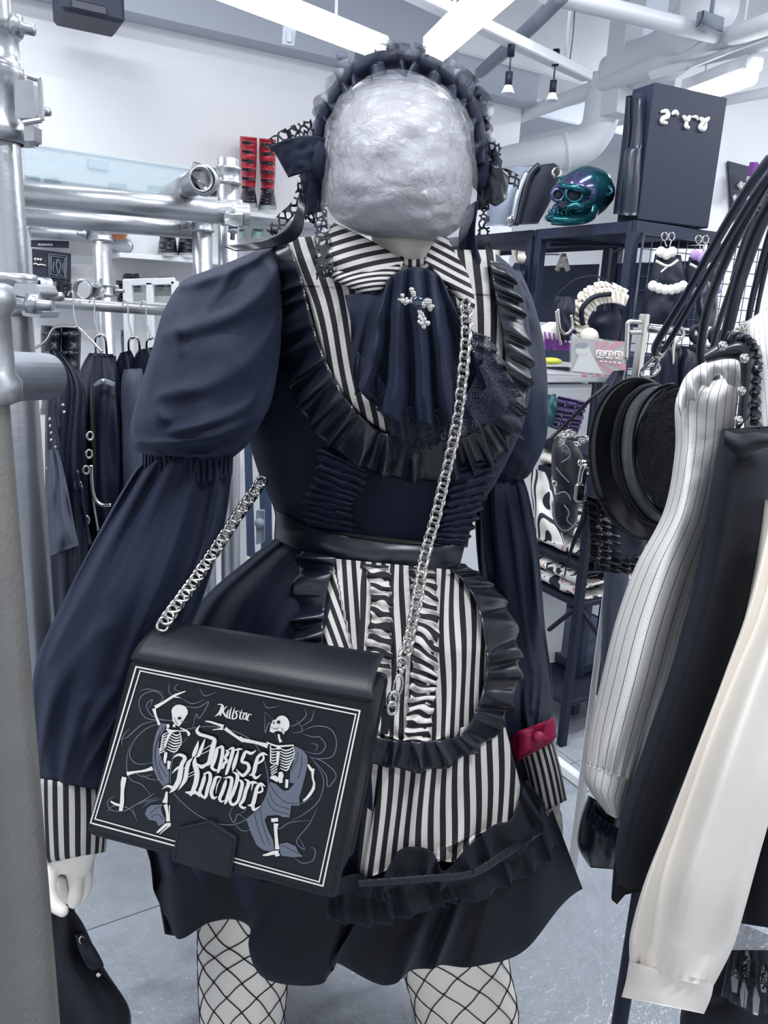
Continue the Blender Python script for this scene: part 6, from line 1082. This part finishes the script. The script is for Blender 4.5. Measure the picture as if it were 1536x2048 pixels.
mk('satin', loft([(1530, 1560, 1660, 1540, .86, .05), (1500, 1680, 1680, 1660, .86, .08), (1480, 1790, 1700, 1780, .86, .09), (1478, 1846, 1700, 1880, .86, .09)], 60, 30, slf(.012, 5, 1), False), 'black_cloth_low', ls, solid=.001)
mk('sheer_hem', strip([(1470, 1840), (1510, 1858), (1560, 1880)], [(1440, 1990), (1500, 2025), (1560, 2030)], .80, 90, 16, pleat(6, .012, 4, .5, 5)), 'organza', ls)
mk('lace_band', strip([(1474, 1900), (1500, 1915), (1550, 1935)], [(1462, 1950), (1496, 1970), (1550, 1985)], .785, 60, 8, pleat(5, .010, 4, .5, 4)), 'crochet', ls)
mk('underskirt', loft([(1440, 1900, 1560, 1900, .95, .05), (1420, 1980, 1570, 1990, .95, .07), (1365, 2010, 1580, 2060, .95, .08), (1360, 2120, 1600, 2140, .95, .08)], 40, 20, vf(5, .012)), 'black_cloth_low', ls)
for k, (x, y) in enumerate(((1470, 1960), (1488, 1990), (1512, 2005), (1528, 1960), (1494, 1930))): mk('petal', ppoly([(x, y - 32), (x + 8, y - 6), (x + 4, y + 26), (x - 5, y + 24), (x - 7, y - 4)], .84, .002), 'paper', ls, smooth=False)
rp_ = thing('rack_pole', 'black floor pole of the right clothes rack', 'rack'); ptop, pbot = at(1300, 1600, 1.05), None
pb_ = Vector((ptop.x, ptop.y, 0)); pp = atz(1222, 2120, 0)
tp = at(1280, 1790, .98); pp = Vector((tp.x, tp.y, 0)); mk('post', tube([(pp.x, pp.y, .0), (pp.x, pp.y, 1.0)], .0125, 16), 'hazed_far_black', rp_); mk('rail', tube([at(1556, 380, 1.15), at(1640, 250, .62)], .014, 14), 'chrome', rp_); mk('foot', tube([pp + Vector((-.0, -.02, .012)), pp + Vector((.25, .25, .012))], .012, 10), 'hazed_far_black', rp_)
# wall poster with a sneaker at the right
ps = thing('poster', 'dark grey poster with pale lettering on the right wall', 'sign')
def rw(px, py, off):
    d = ray(px, py); P0 = PB - D2 * off; t = (P0 - O).dot(D2) / d.dot(D2); return O + d * t
def rwpoly(pts, off, th): V = [rw(x, y, off) for x, y in pts]; B_ = [v + D2 * th for v in V]; n_ = len(V); return (V + B_, [tuple(range(n_)), tuple(range(2 * n_ - 1, n_ - 1, -1))] + [(i, (i + 1) % n_, (i + 1) % n_ + n_, i + n_) for i in range(n_)], None)
mk('sheet', rwpoly([(1457, 322), (1540, 344), (1540, 440), (1465, 440)], .02, .01), 'poster_black', ps, smooth=False)
mk('lettering', join(*[tube([rw(*p, .026) for p in q], .012, 5) for q in ([(1482, 366), (1477, 370), (1482, 375)], [(1488, 366), (1487, 375)], [(1492, 367), (1496, 376)], [(1500, 368), (1498, 376)], [(1468, 390), (1470, 402)], [(1474, 392), (1480, 402)], [(1484, 392), (1482, 402)], [(1488, 396), (1496, 396)])]), 'paper', ps)
sn = thing('sneaker', 'purple sneaker on the wall above the poster', 'shoe')
mk('upper', loft([(1500, 324, 1516, 324, 4.05, .05), (1496, 338, 1520, 338, 4.05, .07), (1496, 352, 1518, 354, 4.05, .07)], 24, 14), 'purple', sn); mk('sole', loft([(1494, 352, 1516, 355, 4.05, .08), (1492, 362, 1514, 364, 4.05, .08)], 24, 4), 'white_metal', sn)
# ---------------- ceiling: lamps, pipes, ducts ----------------
def lamp(a, b_, wd, label, Y=(0, 0)):
    l = thing('tube_lamp', label, 'lamp'); A_, B_ = at(*a), at(*b_); z = (A_.z + B_.z) / 2; A_.z = B_.z = z
    d_ = (B_ - A_).normalized(); q = ZV.cross(d_); mk('housing', box((A_ + B_) / 2 + ZV * (wd * .6), ((B_ - A_).length, wd * 1.25, wd * .7), d_, q, ZV, .006), 'white_metal', l, smooth=False)
    mk('tube', tube([A_ + d_ * .01, B_ - d_ * .01], wd / 2, 14), 'tube_light', l)
    for k in (.25, .75): p = A_.lerp(B_, k); mk('hanging_rod', tube([p + ZV * wd * .9, Vector((p.x, p.y, HC))], .005, 6), 'white_metal', l)
lamp((300, -14, 2.05), (768, 62, 2.62), .045, 'long bright tube lamp above the left wall')
lamp((1064, -10, 1.75), (868, 70, 2.35), .052, 'bright tube lamp over the headdress')
lamp((1376, 190, 3.55), (1505, 158, 3.2), .07, 'tube lamp glowing behind the tall black box')
lamp((1222, 238, 4.6), (1246, 226, 4.5), .06, 'small far tube lamp beside the white duct')
tr = thing('ceiling_track', 'white lighting track under the ceiling right of the headdress', 'track')
a, b_ = at(770, 22, 2.35), at(1180, 108, 3.1); a.z = b_.z = (a.z + b_.z) / 2
d_ = (b_ - a).normalized(); q_ = ZV.cross(d_)
mk('rail', box((a + b_) / 2, ((b_ - a).length, .045, .035), d_, q_, ZV, .004), 'white_metal', tr, smooth=False)
for k in (.1, .85): p = a.lerp(b_, k); mk('rod', tube([p, Vector((p.x, p.y, HC))], .006, 6), 'white_metal', tr)
for k, (x, y0, x2, y2) in enumerate(((1023, 92, 1012, 188), (1112, 112, 1099, 202))):
    s = thing('spot_lamp', ('left' if k == 0 else 'right') + ' hanging spotlight under the ceiling track', 'lamp', 'hanging spotlights'); Y = 2.75 + k * .18; A_ = at(x, y0, Y); B_ = Vector((A_.x, A_.y, at(x2, y2, Y).z)); 
    mk('stem', tube([A_, B_ + ZV * .07], .003, 6), 'cord', s); mk('connector', tube([A_ + ZV * .02, A_ - ZV * .03], .012, 10), 'hazed_far_black', s); mk('body', tube([B_ + ZV * .065, B_ + ZV * .022], .012, 12), 'hazed_far_black', s)
    mk('shade', lathe(B_, (0, 0, 1), [(.0, .0), (.019, .0), (.022, .003), (.012, .025), (0, .025)], 18), 'white_metal', s)
def cpipe(pts, r, label, nm='ceiling_pipe', m='duct_paint', cat='pipe', n=40, ns=16):
    return tag(mk(nm, tube([at(*cr(pts, i / n)) for i in range(n + 1)], r, ns), m), label, cat)
cpipe([(1090, -14, 2.7), (1280, 32, 3.0), (1452, 74, 3.25)], .030, 'slim ceiling pipe running from the top edge to the right elbow')
cpipe([(1452, 74, 3.25), (1500, 60, 3.0), (1560, 40, 2.7)], .034, 'ceiling pipe elbow leaving at the right edge')
cpipe([(940, 268, 5.0), (1160, 188, 4.2), (1400, 96, 3.4), (1560, 40, 2.9)], .036, 'long diagonal ceiling pipe above the skull')
cpipe([(930, 300, 5.2), (1200, 250, 4.6), (1560, 180, 3.6)], .022, 'lower thin pipe passing behind the tall box')
cpipe([(1125, -10, 2.6), (1060, 55, 3.0), (985, 122, 3.6), (960, 145, 3.9)], .024, 'bundled cable tray crossing the ceiling', 'cable_bundle', 'mid_grey', 'cable')
cpipe([(1135, -10, 2.6), (1070, 58, 3.0), (995, 126, 3.6), (970, 149, 3.9)], .012, 'single cable beside the bundled tray', 'ceiling_cable', 'ceiling_paint', 'cable')
cpipe([(1420, 10, 3.3), (1385, 60, 3.5), (1330, 110, 3.8), (1270, 135, 4.0), (1225, 160, 4.1)], .11, 'wide white ceiling duct entering from the top right', 'air_duct', cat='duct', ns=28)
cpipe([(1212, 150, 4.1), (1206, 205, 4.1), (1196, 255, 4.1), (1168, 290, 4.1), (1125, 305, 4.1), (1060, 318, 4.15), (970, 338, 4.3)], .085, 'white duct bending down and left behind the skull', 'air_duct', cat='duct', ns=28)
for k, (x, y, dx, dy) in enumerate(((1211, 170, 0, 1), (1130, 304, -1, .2))):
    p = at(x, y, 4.1); d_ = (at(x + dx * 10, y + dy * 10, 4.1) - p).normalized(); 
    tag(mk('duct_collar', lathe(p, d_, [(.085, -.012), (.092, -.010), (.092, .010), (.085, .012)], 28), 'duct_paint'), ('upper' if k == 0 else 'lower') + ' seam collar on the bent white duct', 'duct')
cl = at(1252, 60, 4.0); struct(mk('trim_2', box((cl.x, cl.y, 2.75), (.11, .11, .8), D1, D2, ZV, .003), 'duct_paint', smooth=False))
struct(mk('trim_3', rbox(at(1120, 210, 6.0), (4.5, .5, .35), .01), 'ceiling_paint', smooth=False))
struct(mk('trim_4', rbox(at(1040, 165, 4.6) + ZV * .2, (1.1, .4, .4), .01), 'wall_paint', smooth=False))
cpipe([(1300, 150, 3.6), (1420, 118, 3.4), (1560, 85, 3.1)], .018, 'thin conduit above the tube lamp at the right', 'ceiling_conduit')
cpipe([(1380, 132, 3.4), (1460, 100, 3.2), (1560, 62, 3.0)], .012, 'thinner conduit crossing near the right top', 'ceiling_conduit')
cpipe([(1150, 0, 2.8), (1147, 60, 2.8), (1140, 118, 2.8)], .0022, 'thin wire drooping from the ceiling to the track end', 'hanging_wire', 'cord', 'wire')
for x, y, Y, l in ((683, 112, 3.2, 'small dark sensor on the wall beam beside the headdress'),): tag(mk('ceiling_sensor', ball(at(x, y, Y), .02, 12, 1.2, 1, .8), 'mid_grey'), l, 'sensor')
tag(mk('wall_switch_plate', join(ppoly([(566, 52), (592, 56), (588, 92), (564, 88)], 3.1, .01), ppoly([(574, 58), (584, 60), (582, 84), (573, 82)], 3.09, .01)), 'ceiling_paint', smooth=False), 'small pale plate on the wall beam above the red boots', 'plate')
p = at(1420, 45, 3.1); tag(mk('ceiling_clamp', join(box(p, (.12, .03, .05), D1, D2, ZV, .004), tube([p, p + ZV * .3], .008, 8)), 'mid_grey'), 'small metal clamp holding pipes near the upper right', 'clamp')
